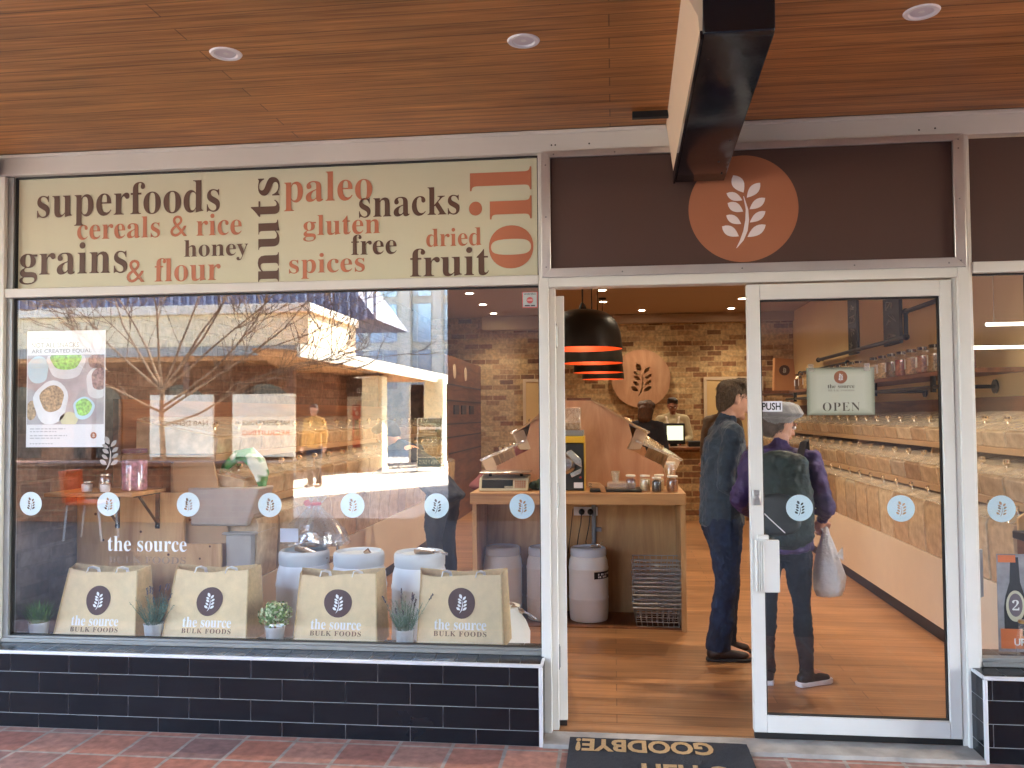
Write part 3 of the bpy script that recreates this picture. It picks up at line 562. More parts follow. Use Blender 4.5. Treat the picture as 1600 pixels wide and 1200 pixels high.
t = thing('push_sign', 'small white PUSH sign on the door glass by the stile', 'sign', (.725, .01, 1.515))
MB().box(.678, .778, .001, .0035, 1.515, 1.564).build('plate', M_['paper'], t)
tx = MB(); put_text(tx, 'PUSH', (.687, .771, 1.5225, 1.5565), flat(.0005), False, .022); tx.build('word', M_['inkblack'], t.children[0], smooth=False, normals=False)
t = thing('open_sign', 'pale clipped sign reading OPEN hung inside the door glass', 'sign', (1.05, .03, 1.5))
sg = mat('pale_sign_card', S(206, 206, 184), .5); 
# faded edge printed on the card
T_ = sg.node_tree; tc = T_.nodes.new('ShaderNodeTexCoord'); sp = T_.nodes.new('ShaderNodeSeparateXYZ'); T_.links.new(tc.outputs['Generated'], sp.inputs[0])
def edge(i):
    a_ = T_.nodes.new('ShaderNodeMath'); a_.operation = 'SUBTRACT'; a_.inputs[1].default_value = .5; T_.links.new(sp.outputs[i], a_.inputs[0])
    b_ = T_.nodes.new('ShaderNodeMath'); b_.operation = 'ABSOLUTE'; T_.links.new(a_.outputs[0], b_.inputs[0]); return b_
e1, e2 = edge(0), edge(2); mxm = T_.nodes.new('ShaderNodeMath'); mxm.operation = 'MAXIMUM'; T_.links.new(e1.outputs[0], mxm.inputs[0]); T_.links.new(e2.outputs[0], mxm.inputs[1])
rr = ramp(T_, [(.34, S(208, 208, 188)), (.44, S(188, 188, 164)), (.5, S(128, 128, 106))]); T_.links.new(mxm.outputs[0], rr.inputs[0]); T_.links.new(rr.outputs[0], T_.nodes['Principled BSDF'].inputs['Base Color'])
MB().box(.896, 1.199, .030, .034, 1.497, 1.718).build('card', sg, t, smooth=False)
tx = MB(); put_text(tx, 'OPEN', (.966, 1.132, 1.516, 1.556), flat(.0292), True, -.012, spacing=1.1); put_text(tx, 'the source', (.990, 1.110, 1.622, 1.640), flat(.0292), True, -.006); tx.build('lettering', mat('sign_print', S(88, 78, 64), .6), t.children[0], smooth=False, normals=False)
tx = MB(); put_text(tx, 'BULK FOODS', (.992, 1.108, 1.607, 1.616), flat(.0292), True, -.01); tx.build('fine_print', mat('faded_print', S(150, 142, 124), .6), t.children[0], smooth=False, normals=False)
C = MB(); put_disc(C, (1.0485, 1.673), .030, flat(.0292)); C.build('emblem', M_['terra'], t.children[0], smooth=False)
C = MB(); put_leaf(C, (1.0485, 1.673), .026, flat(.0286)); C.build('leaf_emblem', M_['white_ink'], t.children[0], smooth=False)
for x in (.915, 1.165): MB().box(x-.012, x+.012, .0225, .028, 1.70, 1.735).build('clip', M_['acrylic'], t)

# ---------------------------------------------------------------- doormat
t = thing('doormat', 'black coir doormat with tan GOODBYE lettering at the door', 'doormat', (.18, -.4, .02))
q = MB(); nxs, nys = 40, 24
mx0, mx1, my0, my1 = -.215, .575, -.72, -.1
vs = []; 
for j in range(nys+1):
    for i in range(nxs+1):
        x = mx0+(mx1-mx0)*i/nxs; y = my0+(my1-my0)*j/nys; vs.append((x, y-.01*(i/nxs), .030+.0025*noise.noise((x*60, y*60, 0))))
q.add(vs, [(j*(nxs+1)+i, j*(nxs+1)+i+1, (j+1)*(nxs+1)+i+1, (j+1)*(nxs+1)+i) for j in range(nys) for i in range(nxs)])
q.prism([(mx0, my0), (mx1, my0-.01), (mx1, my1-.01), (mx0, my1)], 'z', .0195, .0265)
q.build('pile', mat('black_coir', S(42, 40, 44), .95, noise_amt=.4, noise_scale=120, bump=.9, bump_scale=240), t)
matf = lambda x, y: (x, y, .0335)
tx = MB()
def rot_text(body, x0, x1, y0, y1): put_text(tx, body, (-x1, -x0, -y1, -y0), lambda a_, b_: matf(-a_, -b_), False, .035)
rot_text('GOODBYE!', -.185, .420, -.268, -.122)
put_text(tx, 'HELLO', (.10, .47, -.535, -.377), matf, False, .035)
tx.build('lettering', mat('tan_coir', S(196, 156, 104), .95, noise_amt=.25, noise_scale=150, bump=.8, bump_scale=240), t, smooth=False, normals=False)
# ---------------------------------------------------------------- window display: bags and pots
def jute_bag(label, tl, tr, br, bl, logo, yb=.14, yt=.22, rs=.02):
    """corners are (x,z) of the front face"""
    t = thing('jute_bag', label, 'bag', ((bl[0]+br[0])/2, yb, .34), 'printed jute bags standing in the window')
    zb, zt = (bl[1]+br[1])/2, (tl[1]+tr[1])/2
    yf = lambda z: yb+(yt-yb)*(z-zb)/(zt-zb)
    q = MB(); n_, k_ = 14, 12; vs = []
    for j in range(k_+1):
        v_ = j/k_
        for i in range(n_+1):
            u_ = i/n_
            x = (bl[0]*(1-u_)+br[0]*u_)*(1-v_)+(tl[0]*(1-u_)+tr[0]*u_)*v_; z = (bl[1]*(1-u_)+br[1]*u_)*(1-v_)+(tl[1]*(1-u_)+tr[1]*u_)*v_
            z -= (.008+.010*abs(sin(x*5)))*sin(pi*(u_*.8+.2*abs(sin(x))))*v_**6+.012*noise.noise((x*9, 3, z))*v_**4
            vs.append((x, yf(z)+(.006*noise.noise((x*7, z*7, 1)) if v_ > .75 else 0), z))
    q.add(vs, [(j*(n_+1)+i, j*(n_+1)+i+1, (j+1)*(n_+1)+i+1, (j+1)*(n_+1)+i) for j in range(k_) for i in range(n_)])
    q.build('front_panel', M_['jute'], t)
    dpt, dptt = .16, .085; R_ = rs
    q = MB()
    def side(bx, bz, tx_, tz, sgn):
        P = [(bx, yb+.002, bz), (bx+sgn*.5*R_, yb+dpt*.55, bz+.004), (bx+sgn*R_, yb+dpt, bz+.012)]; T = [(tx_, yt, tz), (tx_+sgn*(.9*R_-.012), yt+dptt*.5, tz+.004), (tx_+sgn*R_, yt+dptt, tz+.010)]
        Md = [tuple((a_+c_)/2+(sgn*-.010 if k == 0 and j == 1 else 0) for k, (a_, c_) in enumerate(zip(p_, q_))) for j, (p_, q_) in enumerate(zip(P, T))]
        q.add(P+Md+T, [(0, 1, 4, 3), (1, 2, 5, 4), (3, 4, 7, 6), (4, 5, 8, 7)])
    side(br[0], br[1], tr[0], tr[1], 1); side(bl[0], bl[1], tl[0], tl[1], -1)
    q.add([(bl[0]-R_, yb+dpt, bl[1]+.012), (br[0]+R_, yb+dpt, br[1]+.012), (tr[0]+R_, yt+dptt, tr[1]+.012), ((tl[0]+tr[0])/2, yt+dptt, tl[1]-.004), (tl[0]-R_, yt+dptt, tl[1]+.012)], [(0, 1, 2, 3, 4)])
    q.add([(bl[0], yb+.002, bl[1]), (br[0], yb+.002, br[1]), (br[0]+R_, yb+dpt, br[1]+.012), (bl[0]-R_, yb+dpt, bl[1]+.012)], [(0, 1, 2, 3)])
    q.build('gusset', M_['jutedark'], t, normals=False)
    e = MB()
    e.tube([(bl[0]+.004, yf(bl[1])-.001, bl[1]+.004), (tl[0]+.004, yt-.001, tl[1])], .004, 6); e.tube([(br[0]-.004, yf(br[1])-.001, br[1]+.004), (tr[0]-.004, yt-.001, tr[1])], .004, 6)
    e.build('piping', M_['jutedark'], t.children[0])
    for fr in (.30, .72):
        x = tl[0]+(tr[0]-tl[0])*fr; z = zt-.012
        MB().tube([(x-.016, yt-.002, z-.010), (x-.010, yt+.004, z+.016), (x+.004, yt+.02, z+.018), (x+.02, yt+.045, z+.006), (x+.026, yt+.05, z-.03)], .008, 6, flat=.35).build('handle', M_['paper'], t)
    lx, lz = logo; fz = lambda dd: (lambda x, z: (x, yf(z)-dd, z))
    C = MB(); put_disc(C, (lx, lz), .071, fz(.0022), n=40, wob=lambda a_: 1+.045*sin(2*a_+lx*3)+.02*sin(3*a_)); C.build('emblem', mat('brown_print', S(84, 58, 54), .8), t.children[0], smooth=False)
    C = MB(); put_leaf(C, (lx, lz), .066, fz(.0034)); C.build('leaf_emblem', M_['white_ink'], t.children[0], smooth=False)
    C = MB(); put_text(C, 'the source', (lx-.135, lx+.128, lz-.128, lz-.078), fz(.0024), True, .002); C.build('name', M_['white_ink'], t.children[0], smooth=False, normals=False)
    C = MB(); put_text(C, 'BULK FOODS', (lx-.137, lx+.130, lz-.158, lz-.134), fz(.0024), True, -.004, spacing=1.15); C.build('second_line', mat('brown_bag_print', S(112, 82, 62), .8), t.children[0], smooth=False, normals=False)
    return t
jute_bag('jute shopping bag with leaf emblem between the grass pot and the lavender pot', (-2.905, .706), (-2.512, .702), (-2.478, .345), (-2.945, .343), (-2.714, .547), rs=.022)
jute_bag('jute shopping bag with leaf emblem right of the lavender pot', (-2.301, .711), (-1.897, .715), (-1.876, .35), (-2.34, .345), (-2.096, .552), rs=.028)
jute_bag('jute shopping bag with leaf emblem in front of the two adjoining barrels', (-1.622, .700), (-1.213, .705), (-1.19, .352), (-1.632, .346), (-1.408, .555))
jute_bag('jute shopping bag with leaf emblem at the right end of the ledge', (-.985, .707), (-.569, .712), (-.549, .356), (-.99, .35), (-.768, .567))

def pot(label, x, y, kind):
    t = thing('potted_plant', label, 'plant pot', (x, y, .339), 'small tin pots of plants on the window ledge'); z = .3395
    MB().lathe([(.036, 0), (.037, .008), (.040, .012), (.049, .095), (.052, .097), (.052, .101), (.047, .101), (.044, .085), (0, .085)], x, y, 28, 0, z).build('tin_pot', M_['galv'], t)
    q = MB(); rnd = random.Random(int(x*1000))
    if kind == 'grass':
        for k in range(260):
            a = rnd.uniform(0, 2*pi); r_ = .04*rnd.random()**.5; b0 = Vector((x+r_*cos(a), y+r_*sin(a), z+.09)); L = rnd.uniform(.07, .135); o_ = rnd.uniform(.2, .9)*r_/.04
            d_ = Vector((cos(a)*o_, sin(a)*o_, 1)).normalized(); s_ = Vector((-sin(a), cos(a), 0))*.0016; mid = b0+d_*L*.6; tip = b0+d_*L+Vector((cos(a), sin(a), -.5))*.03*o_
            q.add([b0-s_, b0+s_, mid+s_, mid-s_, tip], [(0, 1, 2, 3), (3, 2, 4)])
        q.build('foliage', mat('grass_blades', S(78, 120, 44), .6, noise_amt=.35, noise_scale=60), t, smooth=False, normals=False)
    elif kind == 'lavender':
        fl = MB()
        for k in range(60):
            a = rnd.uniform(0, 2*pi); r_ = .035*rnd.random()**.5; o_ = rnd.uniform(.1, .75); L = rnd.uniform(.08, .17); b0 = Vector((x+r_*cos(a), y+r_*sin(a), z+.09)); d_ = Vector((cos(a)*o_, sin(a)*o_, 1)).normalized()
            q.tube([b0, b0+d_*L], [.0014, .0008], 4)
            for j in range(13):
                pz = b0+d_*L*(.15+.85*j/13); aa = rnd.uniform(0, 2*pi); dl_ = (d_*.7+Vector((cos(aa), sin(aa), .1))).normalized()*rnd.uniform(.014, .026); s_ = dl_.cross(d_).normalized()*.0016
                q.add([pz, pz+dl_*.5+s_, pz+dl_, pz+dl_*.5-s_], [(0, 1, 2, 3)])
            if k < 9:
                tp_ = b0+d_*(L+.055); fl.tube([b0+d_*L, tp_], .0008, 4)
                for j in range(9): fl.ball(tp_-d_*.004*j+Vector((rnd.uniform(-1, 1), rnd.uniform(-1, 1), 0))*.003, (.0034, .0034, .004), 6, 4)
        q.build('foliage', mat('sage_leaves', S(92, 122, 104), .7, noise_amt=.3, noise_scale=60), t, smooth=False, normals=False)
        fl.build('flower', mat('dusky_flower', S(70, 62, 74), .7), t)
    else:
        for k in range(520):
            a = rnd.uniform(0, 2*pi); b_ = math.acos(rnd.uniform(-.6, 1)); R_ = rnd.uniform(.045, .088); c_ = Vector((x, y, z+.155)); d_ = Vector((sin(b_)*cos(a), sin(b_)*sin(a), cos(b_)*.85)); p_ = c_+d_*R_
            s_ = d_.cross(Vector((rnd.uniform(-1, 1), rnd.uniform(-1, 1), .4))).normalized(); u_ = (d_*.35+s_.cross(d_)).normalized(); s_ *= .0075; u_ *= .013
            q.add([p_-u_*.3, p_+s_, p_+u_, p_-s_], [(0, 1, 2, 3)], 0 if rnd.random() < .62 else 1)
        q.build('foliage', [mat('box_leaves', S(112, 144, 76), .6, noise_amt=.3, noise_scale=70), mat('pale_box_leaves', S(206, 216, 170), .6)], t, smooth=False, normals=False)
        MB().tube([(x, y, z+.08), (x+.003, y, z+.16)], .005, 6).build('stem', M_['darkwood'], t)
pot('tin pot of short green grass at the left end of the ledge', -3.012, .13, 'grass')
pot('tin pot of grey green lavender between the first two bags from the left', -2.384, .15, 'lavender')
pot('tin pot with a round bushy variegated plant', -1.728, .15, 'bush')
pot('tin pot of lavender with dark flower heads in front of the right hand window barrel', -1.050, .15, 'lavender')

# ---------------------------------------------------------------- barrels and scoops
def barrel_proto(R, H, m):
    t = thing('storage_barrel', '', 'barrel', (0, 0, 0))
    p_ = [(R*.86, 0), (R*.95, .012), (R*.985, .05), (R, .10*H+.05), (R*1.0, H*.3), (R*1.018, H*.31), (R*1.018, H*.325), (R, H*.335), (R*1.0, H*.70), (R*1.02, H*.71), (R*1.02, H*.73), (R*.995, H*.745), (R*.97, H*.82), (R*.90, H*.875), (R*.875, H*.89)]
    MB().lathe(p_, 0, 0, 40).build('body', m, t, local=True)
    MB().lathe([(R*.885, H*.885), (R*.915, H*.895), (R*.92, H*.965), (R*.90, H*.985), (R*.84, H), (R*.80, H*.992), (R*.78, H*.975), (0, H*.972)], 0, 0, 40).build('lid', mat('pale_barrel_lid', S(206, 214, 222), .4), t, local=True)
    return t
wb = barrel_proto(.160, .705, M_['barrelblue']); cb_ = barrel_proto(.142, .525, M_['barrel'])
first = {id(wb): True, id(cb_): True}
def barrel(proto, label, x, y, group):
    o = proto if first[id(proto)] else copy_tree(proto); first[id(proto)] = False
    o.location = (x, y, .0225); tag(o, label, 'barrel', group); return o
for lb, x, y in [('white plastic barrel left of its touching neighbour behind the window', -1.815, .80), ('white plastic barrel touching the right side of another behind the window', -1.478, .78), ('white plastic barrel behind the lavender with dark flower heads', -1.118, .78)]:
    barrel(wb, lb, x, y, 'white barrels by the window')
for lb, x in [('white barrel under the left end of the plywood counter', -.82), ('white barrel half hidden by the door frame under the counter', -.50), ('white barrel with black label seen through the doorway', -.193)]:
    bb = barrel(cb_, lb, x, 2.19, 'white barrels under the counter')
    if x > -.7:
        q = MB(); n_ = 9
        for j in (0, 1):
            for i in range(n_+1): a = radians(-84 + 78*i/n_ if x < -.3 else -72+72*i/n_); q.v.append((.1435*cos(a), .1435*sin(a), .315+.05*j))
        q.f = [(i, i+1, n_+2+i, n_+1+i) for i in range(n_)]; q.m = [0]*n_
        q.build('label', M_['inkblack'], bb.children[0], local=True, normals=False)
        tx = MB()
        for j, s_ in enumerate(['- -- - ---', '-- ---']):
            me = text_mesh(s_); a_, b_, c_, d_ = bounds(me)
            for vv in me.vertices:
                u_ = (vv.co.x-a_)/(b_-a_); an = radians((-70 if x < -.3 else -60)+50*u_*(1-.35*j)); vv.co = (.1443*cos(an), .1443*sin(an), .340-.018*j+(vv.co.y-c_)/(d_-c_)*.013)
            tx.mesh(0, me)
        tx.build('label_print', M_['white_ink'], bb.children[0], smooth=False, local=True, normals=False)
def scoop(label, c, yaw, pitch, L=.11):
    t = thing('metal_scoop', label, 'scoop', c, 'metal scoops on the barrels'); R_ = Matrix.Rotation(yaw, 3, 'Z') @ Matrix.Rotation(-pitch, 3, 'Y'); q = MB(); n_ = 10; vs = []
    for j in range(5):
        s_ = j/4
        for i in range(n_+1): a = pi+pi*i/n_; rr_ = .034*(1-.25*s_); vs.append(Vector((-L*s_+.0, rr_*cos(a), .03+rr_*sin(a)*1.0)))
    q.add([Vector(c)+R_ @ p_ for p_ in vs], [(j*(n_+1)+i, j*(n_+1)+i+1, (j+1)*(n_+1)+i+1, (j+1)*(n_+1)+i) for j in range(4) for i in range(n_)])
    q.add([Vector(c)+R_ @ p_ for p_ in vs[-(n_+1):]], [tuple(range(n_+1))])
    q.build('bowl', M_['copper_scoop'], t, normals=False)
    h = [Vector(c)+R_ @ Vector(p_) for p_ in [(-L, 0, .02), (-L-.03, 0, .024), (-L-.085, 0, .02)]]; MB().tube(h, [.005, .006, .008], 8).build('handle', M_['steel'], t)
M_['copper_scoop'] = mat('warm_steel_scoop', S(196, 168, 140), .2, metal=1)
scoop('metal scoop lying across the left window barrel with its handle to the right', (-1.86, .78, .725), pi, .35)
scoop('metal scoop standing up in the middle window barrel', (-1.45, .78, .72), pi+.25, .95)
scoop('metal scoop lying flat on the right hand window barrel', (-1.14, .78, .715), pi-.2, .08)
t = thing('white_tub', 'small white tub with a chrome scoop behind the right hand bag', 'tub', (-.60, .6, .02))
MB().lathe([(.14, 0), (.15, .01), (.155, .30), (.13, .36), (.10, .40), (.098, .44), (0, .44)], -.62, .62, 28, 0, .0225).build('body', M_['barrel'], t)
scoop('chrome scoop in the small white tub beside the window', (-.58, .60, .455), pi+.3, .55, .08)

# ---------------------------------------------------------------- left end panel, shelf, bins
t = thing('end_partition', 'knotty plywood end board below the small wall shelf at the left', 'partition', (-2.66, .62, .03))
MB().prism([(-3.115, .03), (-2.235, .03), (-2.235, .785), (-2.46, .785), (-2.46, 1.075), (-3.115, 1.075)], 'y', .60, .62).build('board', M_['ply'], t)
q = MB()
for x, z in [(-2.95, .80), (-2.72, .85), (-2.55, .72), (-2.36, .70), (-2.83, .62), (-2.66, .58), (-2.42, .92), (-3.0, .95), (-2.30, .77)]: q.lathe([(random.uniform(.006, .011), -.0012), (0, -.0016)], x, z, 10, 0, .60, 'y')
q.build('knots', mat('dark_knot', S(92, 58, 36), .6), t.children[0])
t = thing('wall_shelf', 'small plywood shelf on black iron brackets holding glass jars', 'shelf', (-2.9, .45, 1.08))
MB().box(-3.115, -2.60, .30, .66, 1.078, 1.098).build('board', M_['plyh'], t, bevel=.002)
for x in (-2.615, -2.86):
    MB().box(x-.012, x+.012, .590, .598, .87, 1.077).tube([(x, .592, .90), (x, .40, 1.07)], .008, 6).ball((x, .588, .885), .012, 10, 8).box(x-.012, x+.012, .36, .60, 1.070, 1.0775).build('bracket', M_['black'], t)
def jar(name, label, x, y, z, R, H, content, lidm, group=None, fill=.72, cat='jar'):
    t = thing(name, label, cat, (x, y, z), group); z += .0005
    MB().lathe([(R*.9, 0), (R, .008), (R, H*.80), (R*.86, H*.88), (R*.86, H*.93)], x, y, 20, 0, z).build('glass', M_['jarglass'], t)
    MB().lathe([(R*.86, .005), (R*.93, .015), (R*.93, H*fill), (R*.5, H*fill+.006), (0, H*fill+.004)], x, y, 16, 0, z).build('contents', content, t)
    MB().lathe([(R*.92, H*.90), (R*.94, H*.905), (R*.94, H*.99), (R*.88, H), (0, H)], x, y, 20, 0, z).build('lid', lidm, t)
    return t
sweet = mat('pink_and_cream_sweets', S(190, 130, 150), .4, noise_amt=.75, noise_scale=34)
jar('glass_jar', 'tall jar of pink sweets with dark purple lid on the small wall shelf', -2.685, .47, 1.098, .072, .235, sweet, mat('purple_lid', S(78, 46, 84), .4))
jar('glass_jar', 'small glass jar with silver lid left of the tall sweet jar', -2.82, .40, 1.098, .035, .10, M_['jarglass'], M_['steel'], 'little jars on the wall shelf')
jar('glass_jar', 'squat glass jar nearest the window on the small wall shelf', -2.90, .36, 1.098, .03, .06, M_['paper'], M_['steel'], 'little jars on the wall shelf')
jar('glass_jar', 'squat glass jar between the two taller jars on the wall shelf', -2.78, .34, 1.098, .028, .06, M_['paper'], M_['steel'], 'little jars on the wall shelf')

# bin carcasses along both side walls
def carcass(sx, y0, y1, label):
    t = thing('bin_shelving', label, 'shelving', (sx*2.5, (y0+y1)/2, .03)); X = lambda x: x*sx
    def bx(q, xa, xb, za, zb): q.box(min(X(xa), X(xb)), max(X(xa), X(xb)), y0, y1, za, zb)
    q = MB(); bx(q, 2.06, 2.93, .13, .57); q.build('base_panel', M_['panelcream'], t)
    q = MB(); bx(q, 2.10, 2.93, .0225, .129); q.build('kick_board', M_['black'], t)
    q = MB(); bx(q, 2.145, 2.93, .975, 1.018); q.build('shelf_board', M_['shelfedge'], t, bevel=.002)
    q = MB(); bx(q, 2.295, 2.93, 1.252, 1.290); q.build('shelf_board', M_['shelfedge'], t, bevel=.002)
    q = MB(); bx(q, 2.55, 2.93, .572, .974); bx(q, 2.62, 2.93, 1.02, 1.25); bx(q, 2.90, 2.935, 1.292, 1.62); q.build('back_panel', M_['darkwood'], t)
    if sx > 0: MB().prism([(2.058, .03), (2.058, .96), (2.15, 1.03), (2.30, 1.42), (2.93, 1.42), (2.93, .03)], 'y', y0-.022, y0-.002).build('end_panel', M_['ply'], t)
    k = y0
    while k <= y1+.01: 
        MB().prism([(X(2.15), .572), (X(2.55), .572), (X(2.55), 1.25), (X(2.31), 1.25)], 'y', k-.009, k+.009).build('divider', M_['shelfedge'], t); k += (y1-y0)/5
    return t
carcass(1, .62, 10.0, 'long three tier bin shelving along the right wall')
carcass(-1, .66, 6.95, 'three tier bin shelving along the left wall')
# one bin of each height, then copies
def bin_proto(h, dep):
    t = thing('food_bin', '', 'bin', (0, 0, 0))
    MB().prism([(.004, .002), (-.012, h*.9), (.0, h), (dep, h+.10), (dep, .002)], 'y', -.152, .152).build('body', M_['binbody'], t, local=True, bevel=.004)
    sl = .10/dep
    MB().prism([(-.016, h+.004), (-.016, h+.012), (.02, h+.03), (dep*.9, h+.03+sl*dep*.9), (dep, h+.105+.01), (dep, h+.104), (.01, h+.006)], 'y', -.150, .150).build('lid', M_['acrylic'], t, local=True, bevel=.006)
    MB().lathe([(.009, 0), (.009, .012), (.017, .018), (.023, .03), (.019, .044), (0, .05)], .085, 0, 14, 0, h+.042).build('knob', M_['binknob'], t.children[1], local=True)
    return t
tiers = [('bottom', 2.06, .572, .345, .46), ('middle', 2.15, 1.019, .125, .44), ('top', 2.305, 1.291, .100, .50)]
for row, x, z, h, dep in tiers:
    p0 = bin_proto(h, dep); used = False
    for sx, ya, n_, where in [(1, .80, 28, 'right'), (-1, .84, 19, 'left')]:
        for k in range(n_):
            o = copy_tree(p0) if used else p0; used = True
            o.location = (sx*x, ya+.328*k, z); o.rotation_euler = (0, 0, 0 if sx > 0 else pi)
            tag(o, f'clear lidded food bin with chrome knob in the {row} row along the {where} wall', 'bin', f'food bins in the {row} row on the {where} wall')
# green packet on the left bins
def sheet_blob(name, pts, m, parent=None, **k): return MB().tube(pts, k.get('r'), 14, flat=k.get('flat', .5)).build(name, m, parent)
gp = mat('green_and_white_packet', S(40, 150, 84), .35, bump=.4, bump_scale=30); T_ = gp.node_tree; 
n_ = T_.nodes.new('ShaderNodeTexNoise'); n_.inputs['Scale'].default_value = 7; tc = T_.nodes.new('ShaderNodeTexCoord'); T_.links.new(tc.outputs['Object'], n_.inputs[0]); r_ = ramp(T_, [(.48, S(28, 140, 74)), (.54, S(232, 244, 236))]); T_.links.new(n_.outputs[0], r_.inputs[0]); T_.links.new(r_.outputs[0], T_.nodes['Principled BSDF'].inputs['Base Color'])
tag(sheet_blob('produce_bag', [(-2.33, .78, 1.14), (-2.30, .80, 1.21), (-2.24, .82, 1.275), (-2.17, .82, 1.285), (-2.11, .80, 1.24), (-2.07, .78, 1.17), (-2.055, .76, 1.09)], gp, r=[.03, .055, .062, .06, .055, .045, .02]), 'green and white plastic packet slumped over the left bins', 'packet')
q = MB().prism([(-2.44, .88), (-2.10, .88), (-2.02, 1.10), (-2.46, 1.10)], 'y', .64, .86); tag(q.build('grey_tub', M_['greygreen'], bevel=.012), 'grey flared plastic tub above the stepped plywood panel', 'tub')
q = MB().box(-2.225, -2.07, .64, .95, .03, .83).prism([(-2.245, .83), (-2.05, .83), (-2.05, .845), (-2.245, .845)], 'y', .63, .96); tag(q.build('grey_bin', M_['greygreen'], bevel=.015), 'tall grey plastic bin with lid beside the plywood panel', 'bin')
t = thing('tray_trolley', 'chrome tube trolley carrying a tray of white flakes', 'trolley', (-2.08, 1.2, .03))
tb = MB()
for y in (1.05, 1.37): tb.tube([(-2.38, y, .03), (-2.38, y, .64), (-2.365, y, .695), (-2.315, y, .722), (-2.24, y, .728), (-1.92, y, .728), (-1.84, y, .712), (-1.80, y, .66), (-1.79, y, .03)], .0115, 10)
tb.build('tube_frame', M_['chrome'], t)
MB().box(-2.37, -1.80, 1.06, 1.36, .575, .595).build('tray', M_['steel'], t)
q = MB()
for k in range(160): q.ball((random.gauss(-2.02, .09), random.gauss(1.2, .05), .603+random.random()*.045), (.02, .014, .008), 6, 4, rot=Euler((random.random(), random.random(), random.random()*6)).to_matrix())
tag(q.build('flakes', mat('white_flakes', S(226, 220, 206), .8)), 'heap of white flakes on the trolley tray', 'food', kind='stuff')
# cellophane gift bag
cl = mat('cellophane', S(236, 236, 236), .1, metal=.8, spec=1, bump=1.0, bump_scale=13); T_ = cl.node_tree; T_.nodes['Principled BSDF'].inputs['Alpha'].default_value = .62; T_.nodes['Principled BSDF'].inputs['Coat Weight'].default_value = 1
t = thing('gift_bag', 'crumpled cellophane gift bag with red tie and white tag', 'gift bag', (-1.785, .90, .74)); gx, gy = -1.785, .90
def crumple(prof, n_=40, amp=.16, z=0):
    q_ = MB(); vs = []
    for j, (r_, h_) in enumerate(prof):
        for i in range(n_):
            a = 2*pi*i/n_; k_ = 1+amp*noise.noise((cos(a)*2.6, sin(a)*2.6, h_*7))+amp*.8*sin(a*9+3*h_)*(.35+noise.noise((a, h_*9, 2)))
            vs.append((gx+r_*1.15*k_*cos(a), gy+r_*.7*k_*sin(a), z+h_+.02*noise.noise((a*2, h_*5, 7))))
    q_.add(vs, [(j*n_+i, j*n_+(i+1) % n_, (j+1)*n_+(i+1) % n_, (j+1)*n_+i) for j in range(len(prof)-1) for i in range(n_)]); return q_
crumple([(.10, 0), (.165, .01), (.18, .03), (.165, .08), (.13, .13), (.085, .18), (.04, .225), (.022, .25), (.045, .28), (.07, .32), (.06, .345)], z=.735).build('wrap', cl, t, ang=8)
MB().lathe([(.10, 0), (.12, .02), (.11, .06), (.05, .08), (0, .08)], gx, gy, 16, 0, .74).ball((gx+.02, gy, .835), (.06, .05, .05)).build('contents', mat('nut_mix', S(150, 120, 92), .5, noise_amt=.5, noise_scale=40), t)
MB().tube([(gx+.03*cos(a), gy+.022*sin(a), .985) for a in [2*pi*k/12 for k in range(13)]], .010, 6).ball((gx-.04, gy-.02, .99), (.024, .012, .02)).build('red_tie', mat('red_ribbon', S(196, 36, 44), .5), t)
MB().box(gx-.16, gx-.05, gy-.145, gy-.143, .775, .855).build('tag', mat('pale_blue_tag', S(206, 214, 236), .6), t)
# ---------------------------------------------------------------- plywood counter and what stands on it
t = thing('plywood_counter', 'long plywood service counter with thick top seen through the doorway', 'counter', (-.26, 2.3, .03))
MB().box(-1.005, .485, 1.86, 6.2, .885, .965).build('top', M_['plyh'], t, bevel=.003)
MB().box(.450, .482, 1.90, 6.2, .0225, .884).build('end_panel', M_['ply'], t)
MB().box(-.995, -.965, 1.90, 6.2, .0225, .884).build('end_panel', M_['ply'], t)
MB().box(-.964, .449, 2.42, 2.44, .0225, .884).build('back_panel', M_['ply'], t)
MB().box(-.964, .449, 1.95, 2.419, .0225, .03).build('plinth_board', M_['darkwood'], t)
t = thing('power_outlet', 'white double power outlet with two black plugs below the counter top', 'outlet', (-.2, 2.41, .78))
MB().box(-.305, -.125, 2.402, 2.419, .748, .812).build('plate', M_['paper'], t, bevel=.003)
for x in (-.245, -.18): MB().lathe([(.022, 0), (.022, -.03), (.012, -.045), (0, -.045)], x, .778, 14, 0, 2.402, 'y').build('plug', M_['black'], t)
MB().tube([(-.245, 2.36, .775), (-.25, 2.33, .70), (-.27, 2.36, .60), (-.285, 2.39, .5), (-.27, 2.39, .45)], .004, 6).tube([(-.18, 2.36, .775), (-.19, 2.33, .68), (-.215, 2.36, .56), (-.20, 2.39, .44)], .004, 6).tube([(-.31, 2.40, .80), (-.33, 2.39, .62), (-.35, 2.38, .47)], .003, 6).build('cord', M_['black'], t)
tag(MB().tube([(-.155, 2.405, .88), (-.155, 2.405, .56), (-.16, 2.39, .53), (-.19, 2.36, .52), (-.28, 2.36, .52)], .017, 10).box(-.138, -.10, 2.395, 2.418, .63, .66).build('waste_pipe', mat('grey_pvc', S(140, 146, 152), .4)), 'grey waste pipe running down behind the labelled barrel', 'pipe')
t = thing('barrel_tap', 'little chrome tap lying on the labelled barrel lid', 'tap', (-.13, 2.12, .55))
MB().tube([(-.17, 2.12, .560), (-.10, 2.12, .562)], .010, 8).ball((-.12, 2.12, .572), .016).tube([(-.12, 2.12, .57), (-.09, 2.10, .60)], .004, 6).build('spout', M_['chrome'], t)
